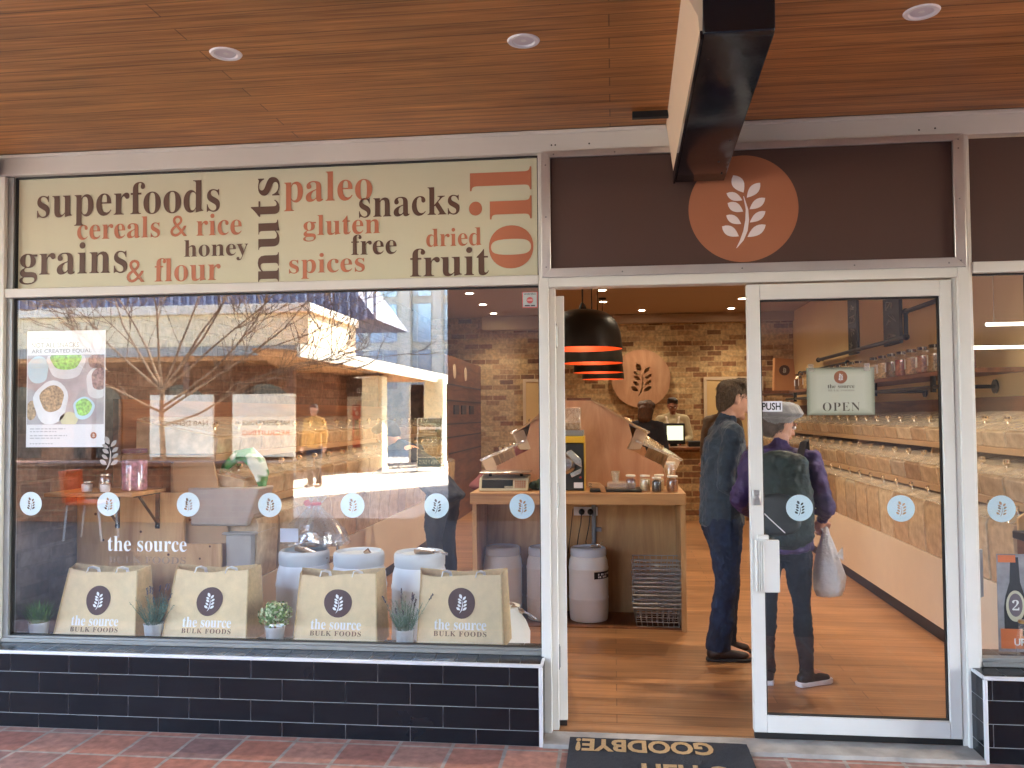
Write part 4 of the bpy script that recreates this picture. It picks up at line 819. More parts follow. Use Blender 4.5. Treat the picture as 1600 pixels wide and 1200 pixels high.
# wire baskets
def basket_proto():
    t = thing('wire_basket', '', 'basket', (0, 0, 0)); q = MB(); w0, w1, d0, d1, h = .145, .168, .10, .118, .13
    def ring(w_, d_, z, r_=.0026): 
        P = [(-w_, -d_, z), (w_, -d_, z), (w_, d_, z), (-w_, d_, z)]
        for a_, b_ in zip(P, P[1:]+P[:1]): q.tube([a_, b_], r_, 4)
    for k in range(5): s_ = k/4; ring(w0+(w1-w0)*s_, d0+(d1-d0)*s_, h*s_, .0022 if k < 4 else .004)
    for k in range(9):
        u_ = -1+2*k/8
        for sg in (-1, 1): q.tube([(u_*w0, sg*d0, 0), (u_*w1, sg*d1, h)], .0018, 4)
    for k in range(7):
        u_ = -1+2*k/6
        for sg in (-1, 1): q.tube([(sg*w0, u_*d0, 0), (sg*w1, u_*d1, h)], .0018, 4)
    for k in range(9): u_ = -1+2*k/8; q.tube([(u_*w0, -d0, 0), (u_*w0, d0, 0)], .0018, 4)
    q.build('wire_body', M_['blackwire'], t, local=True)
    return t
M_['blackwire'] = mat('dark_steel_wire', S(190, 188, 184), .4, metal=.25)
bp_ = basket_proto()
for k in range(12):
    o = bp_ if k == 0 else copy_tree(bp_); o.location = (.292+random.uniform(-.006, .006), 2.08+random.uniform(-.006, .006), .034+.0295*k); o.rotation_euler = (0, 0, random.uniform(-.03, .03))
    tag(o, 'topmost wire shopping basket of the stack under the counter' if k == 11 else 'lowest wire shopping basket standing on the floor under the counter' if k == 0 else 'wire shopping basket within the nested stack under the counter', 'basket', 'nested wire baskets under the counter')
# scales
t = thing('shop_scales', 'cream retail weighing scales with dark display on the counter', 'scales', (-.78, 2.08, .967))
sc = mat('cream_scale_plastic', S(206, 200, 172), .45)
MB().prism([(2.00, .9665), (2.04, 1.055), (2.22, 1.07), (2.24, .9665)], 'x', -.965, -.61).build('housing', sc, t, bevel=.006)
yy = lambda z: 2.0+.04*(z-.9665)/.0885-.002
fs_ = lambda x, z: (x, yy(z), z)
MB().add([fs_(-.945, .985), fs_(-.72, .985), fs_(-.72, 1.043), fs_(-.945, 1.043)], [(0, 1, 2, 3)]).build('display', mat('dark_display', S(34, 40, 36), .15), t.children[0], smooth=False)
MB().add([fs_(-.78, .982), fs_(-.72, .982), fs_(-.72, 1.0), fs_(-.78, 1.0)], [(0, 1, 2, 3)]).build('control_strip', sc, t.children[0], smooth=False)
kq = MB()
for i in range(5):
    for j in range(4): kq.box(-.705+i*.016, -.693+i*.016, yy(.99+j*.013)-.004, yy(.99+j*.013)+.002, .990+j*.013, .999+j*.013)
kq.build('keypad', mat('orange_keys', S(190, 140, 110), .5), t.children[0])
MB().box(-.965, -.60, 2.01, 2.26, 1.088, 1.10).build('pan', M_['steel'], t, bevel=.006)
for x in (-.9, -.67): MB().lathe([(.012, 0), (.012, .03)], x, 2.14, 10, 0, 1.06).build('support', M_['black'], t)
# grinder
t = thing('nut_grinder', 'black nut butter grinder with yellow band and clear hopper', 'grinder', (-.28, 2.13, .967))
MB().box(-.40, -.212, 2.04, 2.26, .967, 1.305).build('cabinet', mat('black_enamel', S(30, 30, 30), .35), t, bevel=.006)
MB().box(-.404, -.208, 2.036, 2.264, 1.306, 1.352).build('yellow_band', mat('yellow_plate', S(222, 178, 40), .45), t, bevel=.003)
MB().box(-.212, -.207, 2.04, 2.26, .967, 1.305).build('side_strip', mat('yellow_edge', S(196, 160, 60), .45), t)
MB().box(-.40, -.215, 2.06, 2.25, 1.353, 1.395).build('collar', M_['grey_alu'], t, bevel=.004)
q = MB().lathe([(.075, 0), (.078, -.018), (.055, -.03), (.052, -.05), (.03, -.056), (0, -.056)], -.345, 1.16, 24, 0, 2.04, 'y').prism([(-.34, 1.24), (-.30, 1.26), (-.23, 1.19), (-.225, 1.13), (-.275, 1.16)], 'y', 2.012, 2.038).prism([(-.225, 1.13), (-.235, 1.09), (-.30, 1.06), (-.31, 1.09)], 'y', 2.016, 2.038)
q.build('auger_head', M_['steel'], t, bevel=.003)
MB().box(-.285, -.222, 2.036, 2.039, .985, 1.025).build('plate', M_['paper'], t.children[0]); MB().ball((-.238, 2.036, 1.06), .008).build('button', mat('red_button', S(170, 40, 36), .4), t.children[0])
MB().box(-.385, -.235, 2.07, 2.24, 1.396, 1.56).build('hopper', M_['acrylic'], t, bevel=.01)
MB().box(-.375, -.245, 2.08, 2.23, 1.40, 1.45).build('nuts', mat('peanut_fill', S(178, 138, 90), .6, noise_amt=.5, noise_scale=70, bump=.6, bump_scale=70), t, bevel=.01)
# sloping two-sided bin stand on the counter
t = thing('bin_stand', 'reddish plywood gable of a two sided bin stand on the counter', 'stand', (-.26, 3, .967))
gable = [(-.46, 1.615), (-.17, 1.615), (.11, 1.455), (.14, 1.33), (.10, 1.25), (.36, 1.12), (.40, .9675), (-.92, .9675), (-.89, 1.12), (-.63, 1.25), (-.66, 1.33), (-.63, 1.455)]
MB().prism(gable, 'y', 2.44, 2.462).build('end_board', M_['plyr'], t); MB().prism(gable, 'y', 5.9, 5.922).build('end_board', M_['plyr'], t)
MB().box(-.46, -.17, 2.44, 5.922, 1.616, 1.634).build('top_board', M_['darkwood'], t)
for sx, cx in ((1, -.26), (-1, -.26)):
    X = lambda x: cx+sx*(x-cx)
    MB().prism([(X(-.168), 1.617), (X(-.168), 1.635), (X(.245), 1.378), (X(.24), 1.362)], 'y', 2.43, 5.9).build('lid_rail', M_['shelfedge'], t)
white_acr = mat('frosted_bin_plastic', S(214, 188, 156), .3)
def cbin(sx):
    t = thing('counter_bin', '', 'bin', (0, 0, 0))
    MB().prism([(.0, 0), (.07, .16), (.16, .125), (.10, .0)], 'y', -.14, .14).build('body', white_acr, t, local=True, bevel=.004)
    MB().prism([(-.18, .27), (-.17, .285), (.175, .135), (.165, .12)], 'y', -.143, .143).build('lid', M_['acrylic'], t, local=True)
    MB().lathe([(.008, 0), (.015, .02), (.010, .034), (0, .036)], .03, 0, 10, 0, .20).build('knob', M_['binknob'], t.children[1], local=True); return t
cp = cbin(1); used = False
for row, dx_, dz_ in (('upper', .36, 1.24), ('lower', .60, 1.03)):
    for sx in (1, -1):
        for k in range(10):
            o = copy_tree(cp) if used else cp; used = True
            o.location = (-.26+sx*(dx_-.0), 2.62+.325*k, dz_); o.rotation_euler = (0, 0, 0 if sx > 0 else pi)
            tag(o, f'frosted slant-lidded bin in the {row} row, {"till" if sx < 0 else "doorway"} side of the counter stand', 'bin', 'slanted bins of the counter stand')
# jars and tray on the counter
jl = mat('white_jar_lid', S(222, 212, 196), .45)
for lb, x, y, R_, H_, c in [('jar of dark berries by the black tray', .115, 2.02, .036, .115, S(120, 70, 60)), ('jar of pale nuts with white lid right of the berry jar', .215, 2.0, .037, .115, S(214, 196, 160)), ('jar of black seeds in the front row of counter jars', .292, 1.94, .034, .105, S(48, 44, 42)),
        ('jar with white lid behind the jar of black seeds', .315, 2.06, .037, .115, S(200, 170, 130)), ('jar of brown nuts at the front right corner of the counter', .40, 1.95, .04, .115, S(150, 100, 66)), ('topmost jar standing on a lid at the right of the counter', .40, 2.12, .036, .20, S(190, 150, 110))]:
    jar('glass_jar', lb, x, y, .9655, R_, H_, mat('jar_fill', c, .5, noise_amt=.4, noise_scale=60), jl, 'small jars on the counter')
t = thing('sample_tray', 'flat black tray with clear covers beside the grinder', 'tray', (0, 2.02, .967))
MB().box(-.17, .19, 1.92, 2.14, .9665, .985).build('tray', M_['black'], t, bevel=.006); MB().box(-.05, .15, 1.96, 2.12, .986, 1.03).build('cover', M_['acrylic'], t, bevel=.01)
t = thing('number_block', 'curled light wood number block standing at the counter edge', 'block', (-.12, 1.93, .967))
MB().prism([(-.185, 1.015), (-.18, 1.035), (-.10, 1.03), (-.065, 1.00), (-.055, .9665), (-.09, .9665), (-.10, .995), (-.17, 1.0)], 'y', 1.90, 1.95).build('wood_piece', M_['plyh'], t, bevel=.004)
tx = MB(); put_text(tx, '2', (-.172, -.155, 1.005, 1.03), flat(1.898), True); tx.build('number', M_['inkblack'], t, smooth=False, normals=False)
t = thing('paper_cups', 'small stack of clear tasting cups on the tray', 'cups', (0, 2.03, 1.03))
MB().lathe([(.022, 0), (.032, .07), (.036, .075), (.034, .075), (.02, .01)], .01, 2.04, 14, 0, 1.0305).build('cup', M_['acrylic'], t)
tag(MB().ball((-.555, 2.1, 1.0), (.05, .05, .035)).ball((-.53, 2.06, 1.01), (.03, .03, .04)).ball((-.58, 2.07, 1.0), (.03, .03, .03)).build('herb_bunch', mat('dark_green_herb', S(44, 62, 36), .7, bump=.8, bump_scale=60)), 'dark green bunch of herbs right of the scales', 'herbs')

# ---------------------------------------------------------------- pendants, downlights and their lamps
def pendant_proto():
    t = thing('pendant_lamp', '', 'pendant', (0, 0, 0))
    P = [(.02, .30), (.10, .298), (.17, .28), (.225, .245), (.262, .195), (.285, .13), (.295, .06), (.30, 0)]
    MB().lathe(P, 0, 0, 40, caps=False).build('shade', M_['dome'], t, local=True)
    MB().lathe([(r_-.006, h_-.004) for r_, h_ in P[1:-1]]+[(.2955, .001), (.299, .0005)], 0, 0, 40, caps=False).build('lining', M_['copper'], t.children[0], local=True)
    MB().lathe([(.02, .30), (.03, .31), (.02, .34), (.006, .36), (.005, 1.14)], 0, 0, 10).build('cord', M_['black'], t, local=True)
    MB().lathe([(.055, 1.14), (.055, 1.165)], 0, 0, 16).build('ceiling_rose', M_['black'], t, local=True)
    MB().ball((0, 0, .13), (.045, .045, .06)).build('bulb', M_['emit_warm'], t, local=True)
    l = bpy.data.lights.new('pendant_glow', 'POINT'); l.energy = .65*LAMP; l.color = (1, .72, .42); l.shadow_soft_size = .05; lo = bpy.data.objects.new('pendant_glow', l); COL.objects.link(lo); lo.parent = t; lo.location = (0, 0, .04)
    return t
pp = pendant_proto()
for k, (x, y, lb) in enumerate([(-.225, 2.45, 'nearest and largest looking black dome pendant with copper lining'), (-.20, 4.3, 'black dome pendant second from the door with copper lining'), (-.175, 6.2, 'black dome pendant third from the door with copper lining'), (-.14, 8.2, 'farthest black dome pendant in front of the wooden wall disc')]):
    o = pp if k == 0 else copy_tree(pp); o.location = (x, y, 2.005); tag(o, lb, 'pendant', 'black dome pendants over the counter')
def dl_proto():
    t = thing('ceiling_downlight', '', 'lamp', (0, 0, 0))
    MB().lathe([(.05, -.002), (.055, -.008), (.07, -.008), (.074, -.0005)], 0, 0, 24).build('ring', lampw, t, local=True)
    MB().lathe([(.052, -.001), (.048, -.004), (0, -.004)], 0, 0, 20).build('lens', M_['emit_dl'], t.children[0], local=True)
    l = bpy.data.lights.new('downlight_glow', 'SPOT'); l.energy = 26*LAMP; l.color = (1, .83, .60); l.spot_size = radians(118); l.spot_blend = .7; l.shadow_soft_size = .05; lo = bpy.data.objects.new('downlight_glow', l); COL.objects.link(lo); lo.parent = t; lo.location = (0, 0, -.02)
    return t
M_['emit_dl'] = mat('downlight_lens', S(255, 240, 210), emit=(1, .86, .62, 1), estr=4)
dp = dl_proto(); used = False; ROWS = {}
for x in (-1.93, -.13, 1.87):
    for y, nm in ((9.75, 'beside the back wall'), (8.6, 'in the second row from the back wall'), (7.4, 'in the middle of the ceiling'), (4.6, 'added unseen above the counter area'), (3.2, 'added unseen over the counter front'), (1.8, 'added unseen nearest the street')):  # the three street-side rows are unseen lamps added to light the bins
        if x == -.13 and y < 5: continue
        o = copy_tree(dp) if used else dp; used = True
        for ch in o.children:
            if ch.type == 'LIGHT' and y not in ROWS: ROWS[y] = ch.data.copy(); ROWS[y].energy = 26*LAMP*{9.75: .45, 8.6: .5, 7.4: .8, 4.6: 1.25, 3.2: 1.25, 1.8: 1.5}[y]
            if ch.type == 'LIGHT': ch.data = ROWS[y]
        o.location = (x+(.6 if x == -.13 and y > 9 else 0) if y > 5 else ((.95 if y > 2 else 1.65) if x > 0 else (-1.0 if y > 2 else -1.75)), y if y > 2 else 1.45, 3.1715); tag(o, 'lit recessed ceiling lamp %s on the %s side' % (nm, 'left' if x < -1 else 'right' if x > 1 else 'middle'), 'lamp', 'recessed lamps in the shop ceiling')
# ---------------------------------------------------------------- back wall things
o = bpy.data.objects.new('wall_disc', cut_disc(.485, .40, .04)); COL.objects.link(o); o.data.materials.append(M_['plyr']); o.location = (.465, 10.36, 2.095); tag(o, 'large round wooden disc with leaf cut-out on the brick back wall', 'wall disc')
for x0, x1, lb in ((-1.47, -.965, 'cream cupboard door on the back wall left of the wooden disc'), (1.54, 2.4, 'cream door on the back wall behind the man')):
    t = thing('cream_door', lb, 'door', ((x0+x1)/2, 10.38, .03)); MB().box(x0, x1, 10.37, 10.415, .025, 2.06).build('panel', M_['yellowwall'], t, bevel=.004); MB().box(x0-.05, x0, 10.36, 10.415, .025, 2.11).box(x1, x1+.05, 10.36, 10.415, .025, 2.11).box(x0, x1, 10.36, 10.415, 2.06, 2.11).build('door_frame', M_['creampaint'], t)
t = thing('wooden_cabinet', 'tall brown boarded cabinet with dark slots on the far left wall', 'cabinet', (-2.6, 8.5, .03))
MB().box(-3.1, -2.2, 7.0, 10.1, .025, 2.32).build('body', M_['darkwood'], t, bevel=.005)
q = MB()
for z in (1.92, 1.70, 1.38, 1.20, .98): q.box(-2.2, -2.194, 7.05, 10.05, z, z+.018)
q.build('slot', M_['black'], t)
for y in (7.7, 8.6): MB().lathe([(.10, 0), (.10, .006), (.06, .007), (0, .007)], y, 2.12, 16, 0, -2.2, 'x').build('round_badge', M_['creampaint'], t)
for y, z in ((7.6, 1.52), (8.2, 1.52), (8.9, 1.52)): MB().box(-2.199, -2.18, y, y+.35, z, z+.13).build('price_board', M_['black'], t)
t = thing('till_counter', 'dark brick fronted till counter at the back of the shop', 'counter', (.8, 8.4, .03))
MB().box(-.2, 1.9, 8.1, 8.75, .025, 1.0).build('front', M_['shopbrick'], t); MB().box(-.22, 1.92, 8.06, 8.8, 1.001, 1.04).build('top', M_['darkwood'], t, bevel=.003)
t = thing('till_screen', 'lit square till screen in a black housing on the back counter', 'monitor', (.86, 8.4, 1.04))
MB().box(.70, 1.01, 8.36, 8.42, 1.075, 1.37).box(.80, .90, 8.37, 8.41, 1.04, 1.075).build('housing', M_['black'], t, bevel=.006)
MB().box(.757, .985, 8.355, 8.359, 1.13, 1.335).build('screen', M_['screen'], t)
MB().box(.55, .70, 8.25, 8.5, 1.04, 1.24).build('printer', M_['black'], t, bevel=.01)
tag(MB().box(1.05, 1.35, 8.2, 8.45, 1.0405, 1.12).build('card_terminal', M_['black'], bevel=.01), 'low black card terminal beside the till screen', 'terminal')

# ---------------------------------------------------------------- right wall above the bins
t = thing('pipe_shelf', 'timber shelf on black iron pipes above the right bins', 'shelf', (2.7, 5, 1.82))
MB().box(2.50, 2.93, 2.4, 8.6, 1.79, 1.825).build('board', M_['darkwood'], t, bevel=.003)
for y in (2.9, 4.4, 6.2, 8.0):
    MB().tube([(2.47, y, 1.70), (2.92, y, 1.70)], .016, 10).tube([(2.47, y, 1.66), (2.47, y, 1.785)], .022, 10).lathe([(.055, 0), (.055, .012), (.03, .02)], y, 1.70, 14, 0, 2.917, 'x').build('bracket', M_['blackmetal'], t)
MB().tube([(2.47, 2.4, 1.70), (2.47, 8.6, 1.70)], .015, 10).build('rail', M_['blackmetal'], t)
for lb, pts in [('black iron pipe rail stepping down along the right wall nearest the door', [(2.88, 3.6, 2.50), (2.88, 4.75, 2.50), (2.88, 4.75, 2.25), (2.88, 8.4, 2.25)]), ('black iron pipe rail lower on the right wall farther back', [(2.88, 6.9, 2.12), (2.88, 9.6, 2.12), (2.88, 9.6, 1.85)])]:
    q = MB().tube(pts, .022, 10)
    for p_ in (pts[0], pts[-1]): q.ball(p_, .035, 10, 8)
    for p_ in pts[1:-1]: q.ball(p_, .034, 10, 8)
    for p_ in (pts[0], pts[-1]): q.tube([p_, (2.949, p_[1], p_[2])], .018, 8)
    tag(q.build('iron_pipe', M_['blackmetal']), lb, 'pipe')
chalk = mat('chalk_lettering', S(170, 166, 156), .9)
for lb, y0, y1, word in [('tall chalkboard strip on the right wall nearest the door', 3.55, 4.03, 'NUTS'), ('tall chalkboard strip on the right wall, middle of three', 5.05, 5.58, 'RICE'), ('tall chalkboard strip on the right wall farthest from the door', 6.6, 6.98, 'OATS')]:
    t = thing('chalkboard', lb, 'chalkboard', (2.93, (y0+y1)/2, 2.2), 'tall chalkboards on the right wall')
    MB().box(2.915, 2.948, y0, y1, 2.215, 3.12).build('board', M_['black'], t, bevel=.003)
    tx = MB(); fx = lambda a_, b_: (2.9135, a_, b_)
    rw = random.Random(len(word)*7+int(y0*10))
    for k in range(5): # loose chalk strokes, too small to read in the photograph
        zc = 2.95-.155*k; yc = (y0+y1)/2; hw = (y1-y0)*.32
        tx.tube([(2.9135, yc+hw*rw.uniform(-1, 1), zc+.05*rw.uniform(-1, 1)) for _ in range(5)], .007, 4); tx.tube([(2.9135, yc+hw*rw.uniform(-1, 1), zc+.05*rw.uniform(-1, 1)) for _ in range(3)], .006, 4)
    tx.build('chalk', chalk, t.children[0], smooth=False, normals=False)
lid_dark = mat('dark_lid', S(60, 50, 44), .4)
def shelf_jar(first_):
    t = thing('shelf_jar', '', 'jar', (0, 0, 0))
    MB().lathe([(.07, 0), (.078, .012), (.078, .165), (.062, .185), (.062, .20)], 0, 0, 18).build('glass', M_['jarglass'], t, local=True)
    MB().lathe([(.06, .004), (.073, .012), (.073, .15), (0, .155)], 0, 0, 14).build('contents', M_['grain'], t, local=True)
    MB().lathe([(.066, .198), (.066, .225), (0, .226)], 0, 0, 18).build('lid', M_['chrome'], t, local=True)
    q = MB(); n_ = 6
    for j in (0, 1):
        for i in range(n_+1): a = pi+radians(-32+64*i/n_); q.v.append((.0788*cos(a), .0788*sin(a), .055+.085*j))
    q.f = [(i, i+1, n_+2+i, n_+1+i) for i in range(n_)]; q.m = [0]*n_; q.build('label', M_['paper'], t, local=True, normals=False); return t
sj = shelf_jar(1); used = False
for k in range(22):
    y = 2.62+.27*k
    if 5.0 < y < 5.3: continue
    o = copy_tree(sj) if used else sj; used = True; o.location = (2.60, y, 1.8255); o.rotation_euler = (0, 0, random.uniform(-.2, .2)-.35)
    tag(o, 'labelled glass jar in the row on the pipe shelf', 'jar', 'labelled jars on the pipe shelf')
t = thing('paper_bag', 'upright brown paper bag with round dark emblem on the high shelf', 'bag', (2.45, 7.6, 1.83))
MB().prism([(2.30, 1.83), (2.62, 1.83), (2.58, 2.28), (2.32, 2.30)], 'y', 8.6, 8.75).build('paper', mat('brown_kraft', S(190, 132, 82), .8, bump=.3, bump_scale=12), t)
C = MB(); put_disc(C, (2.45, 2.12), .075, flat(8.598)); C.build('emblem', M_['inkbrown'], t, smooth=False); C = MB(); put_leaf(C, (2.45, 2.12), .06, flat(8.596)); C.build('leaf_emblem', M_['cream'], t, smooth=False)
tag(MB().box(2.15, 2.90, 8.55, 9.9, 1.785, 1.828).build('high_shelf', M_['darkwood']), 'timber shelf under the brown paper bag', 'shelf')
# ---------------------------------------------------------------- right hand window display
t = thing('drink_poster', 'drink poster with dark bottle and round label in the right window', 'poster', (1.98, .36, .34))
MB().box(1.845, 2.35, .355, .360, .345, .815).build('sheet', mat('icy_poster_print', S(150, 148, 152), .5, noise_amt=.35, noise_scale=14), t)
f3 = flat(.3535); C = MB(); B_ = [(.045, 0), (.052, .02), (.052, .20), (.045, .25), (.024, .32), (.018, .44)]; bx_ = 1.925
C.add([f3(bx_-r_, .36+h_) for r_, h_ in B_]+[f3(bx_+r_, .36+h_) for r_, h_ in B_[::-1]], [tuple(range(12))]); C.build('bottle_print', M_['inkblack'], t, smooth=False)
f4 = flat(.3520); C = MB(); C.add([f4(bx_+.043*cos(a), .565+.075*sin(a)) for a in [2*pi*k/32 for k in range(32)]], [tuple(range(32))]); C.build('label_print', M_['cream'], t, smooth=False)
C = MB(); C.add([flat(.351)(bx_+.032*cos(a), .57+.056*sin(a)) for a in [2*pi*k/32 for k in range(32)]], [tuple(range(32))]); C.build('label_ring', mat('dusk_ring', S(112, 100, 108), .5), t, smooth=False)
C = MB(); put_text(C, '2', (bx_-.016, bx_+.016, .545, .595), flat(.3500), True); C.build('numeral', M_['white_ink'], t, smooth=False, normals=False)
org = mat('orange_print', S(226, 120, 60), .5); C = MB().box(1.855, 1.955, .3525, .3540, .36, .455).box(1.95, 2.3, .3525, .3540, .36, .42).box(1.85, 1.93, .3525, .3540, .775, .81); C.build('orange_band', org, t)
C = MB(); put_text(C, 'URG', (1.915, 2.0, .375, .41), flat(.3515), False, .02); C.build('word', M_['white_ink'], t, smooth=False, normals=False)
t = thing('glass_bottle', 'small clear milk bottle with gold cap in front of the drink poster', 'bottle', (1.90, .24, .3385))
MB().lathe([(.03, 0), (.033, .006), (.033, .10), (.022, .15), (.019, .17), (.021, .18)], 1.90, .22, 20, 0, .339).build('glass', M_['jarglass'], t); MB().lathe([(.022, .176), (.022, .188), (0, .19)], 1.90, .22, 16, 0, .339).build('cap', mat('gold_cap', S(190, 150, 90), .3, metal=.8), t)
q = MB(); rnd = random.Random(4)
for k in range(220):
    a = rnd.uniform(0, 6.3); b_ = rnd.uniform(-1.2, 1.5); p_ = Vector((2.02+.07*cos(a)*cos(b_), .22+.06*sin(a)*cos(b_), .50+.075*sin(b_))); s_ = Vector((rnd.uniform(-1, 1), rnd.uniform(-1, 1), rnd.uniform(-1, 1))).normalized()*.014; u_ = s_.cross(Vector((rnd.random(), rnd.random(), 1))).normalized()*.006; q.add([p_-s_, p_+u_, p_+s_, p_-u_], [(0, 1, 2, 3)])
t = thing('potted_plant', 'little green plant beside the clear milk bottle in the right window', 'plant pot', (2.02, .22, .339)); q.build('foliage', mat('green_sprigs', S(96, 132, 70), .6, noise_amt=.3), t, smooth=False, normals=False)
MB().lathe([(.034, 0), (.044, .09), (.040, .09), (0, .085)], 2.02, .22, 20, 0, .339).build('tin_pot', M_['galv'], t)
t = thing('display_table', 'dark topped timber table behind the right window', 'table', (2.3, .75, .03))
MB().box(2.02, 3.2, .43, .59, .86, .90).build('top', M_['black'], t, bevel=.006); MB().box(2.04, 2.10, .45, .58, .025, .859).build('leg', M_['darkwood'], t); MB().box(3.1, 3.16, .45, .58, .025, .859).build('leg', M_['darkwood'], t); MB().box(2.11, 3.09, .50, .52, .34, .78).build('front_board', M_['ply'], t)
tag(MB().box(2.1, 3.1, .50, .57, .901, 1.08).build('timber_block', M_['plyr'], bevel=.004), 'timber block standing on the dark table in the right window', 'block')
tag(MB().prism([(1.70, .55), (1.80, .60), (1.80, .83), (1.70, .80)], 'y', .40, .42).build('grey_board', M_['greygreen']), 'small grey board leaning behind the right door post', 'board')
tubem = mat('lit_tube', S(255, 248, 230), emit=(1, .95, .82, 1), estr=.5)
for lb, x0, x1, y, z in (('upper short lit tube lamp hanging behind the right window', 2.46, 2.80, 1.9, 2.085), ('lower long lit tube lamp hanging behind the right window', 2.47, 3.0, 2.3, 1.96)):
    t = thing('tube_lamp', lb, 'lamp', (x0, y, z), 'tube lamps behind the right window'); MB().tube([(x0, y, z), (x1, y, z)], .011, 8).build('tube', tubem, t)
    for x in (x0+.05, x1-.05): MB().tube([(x, y, z+.01), (x, y, 3.171)], .002, 4).build('wire', M_['steel'], t)
tag(MB().box(2.86, 2.94, 2.2, 2.26, 1.0, 3.17).build('wall_conduit', M_['black']), 'thin black vertical conduit on the right wall', 'conduit')
# ---------------------------------------------------------------- people
CREASE = bpy.data.textures.new('creases', 'CLOUDS'); CREASE.noise_scale = .045; CREASE.noise_depth = 3; CREASE.noise_type = 'HARD_NOISE'
FOLD = bpy.data.textures.new('folds', 'CLOUDS'); FOLD.noise_scale = .13; FOLD.noise_depth = 2
def lerp(a, b, t): return a+(b-a)*t
def blob(name, chains, mt, parent, xf, voxel=.010, it=4, fold=0, ang=180):
    """chains of ellipsoids [(point, radius or (rx,ry,rz)), ...] in body coordinates fused into one surface"""
    q = MB(); R3 = xf.to_3x3()
    for ch in chains:
        ch = [(Vector(p), Vector((r, r, r) if not isinstance(r, (tuple, list)) else r)) for p, r in ch]
        if len(ch) == 1: q.ball(xf @ ch[0][0], tuple(ch[0][1]), 16, 10, rot=R3); continue
        for (p0, r0_), (p1, r1_) in zip(ch, ch[1:]):
            n_ = max(2, int((p1-p0).length/(.45*min(min(r0_), min(r1_))))+1)
            for k in range(n_+1): q.ball(xf @ lerp(p0, p1, k/n_), tuple(lerp(r0_, r1_, k/n_)), 12, 8, rot=R3)
    o = q.build(name, mt, None, smooth=False)
    rm = o.modifiers.new('remesh', 'REMESH'); rm.mode = 'VOXEL'; rm.voxel_size = voxel; rm.use_smooth_shade = True
    sm = o.modifiers.new('smooth', 'SMOOTH'); sm.iterations = it; sm.factor = .5
    if fold:
        dm_ = o.modifiers.new('fold', 'DISPLACE'); dm_.texture = FOLD; dm_.strength = fold; dm_.mid_level = .5; dm_.texture_coords = 'GLOBAL'; d2 = o.modifiers.new('crease', 'DISPLACE'); d2.texture = CREASE; d2.strength = fold*.42; d2.mid_level = .5; d2.texture_coords = 'GLOBAL'
    dg = bpy.context.evaluated_depsgraph_get(); dg.update(); me = bpy.data.meshes.new_from_object(o.evaluated_get(dg)); bpy.data.objects.remove(o)
    me.name = name; me.materials.clear(); me.materials.append(mt)
    return link(name, me, parent, 0, True, ang)
def hand_chains(w_, d_, side, curl=.5, s=1.0):
    """palm, four unequal fingers and a thumb from wrist w_ along d_"""
    w_ = Vector(w_); d_ = Vector(d_).normalized(); up = Vector((0, 0, 1)) if abs(d_.z) < .8 else Vector((1, 0, 0))
    a = d_.cross(up).normalized()*side; n_ = a.cross(d_).normalized(); ch = [[(w_, .024*s), (w_+d_*.045*s, .029*s), (w_+d_*.085*s, .024*s)], [(w_+d_*.03*s+a*.018*s, .018*s), (w_+d_*.085*s+a*.026*s, .014*s)], [(w_+d_*.03*s-a*.018*s, .018*s), (w_+d_*.085*s-a*.026*s, .014*s)]]
    for k, L in enumerate((.070, .078, .073, .056)):
        b0 = w_+d_*.085*s+a*(.030-.020*k)*s; d1 = (d_+n_*-.25*curl).normalized(); p1 = b0+d1*L*.5*s; d2 = (d_*(1-.6*curl)-n_*curl).normalized(); p2 = p1+d2*L*.3*s; d3 = (d_*(1-1.2*curl)-n_*curl*1.3).normalized(); p3 = p2+d3*L*.22*s
        ch.append([(b0, .0095*s), (p1, .0088*s), (p2, .008*s), (p3, .007*s)])
    t0 = w_+d_*.03*s+a*.028*s; ch.append([(t0, .013*s), (t0+(d_*.6+a*.8).normalized()*.04*s, .0105*s), (t0+(d_*.9+a*.45).normalized()*.070*s-n_*.008, .0085*s)])
    return ch
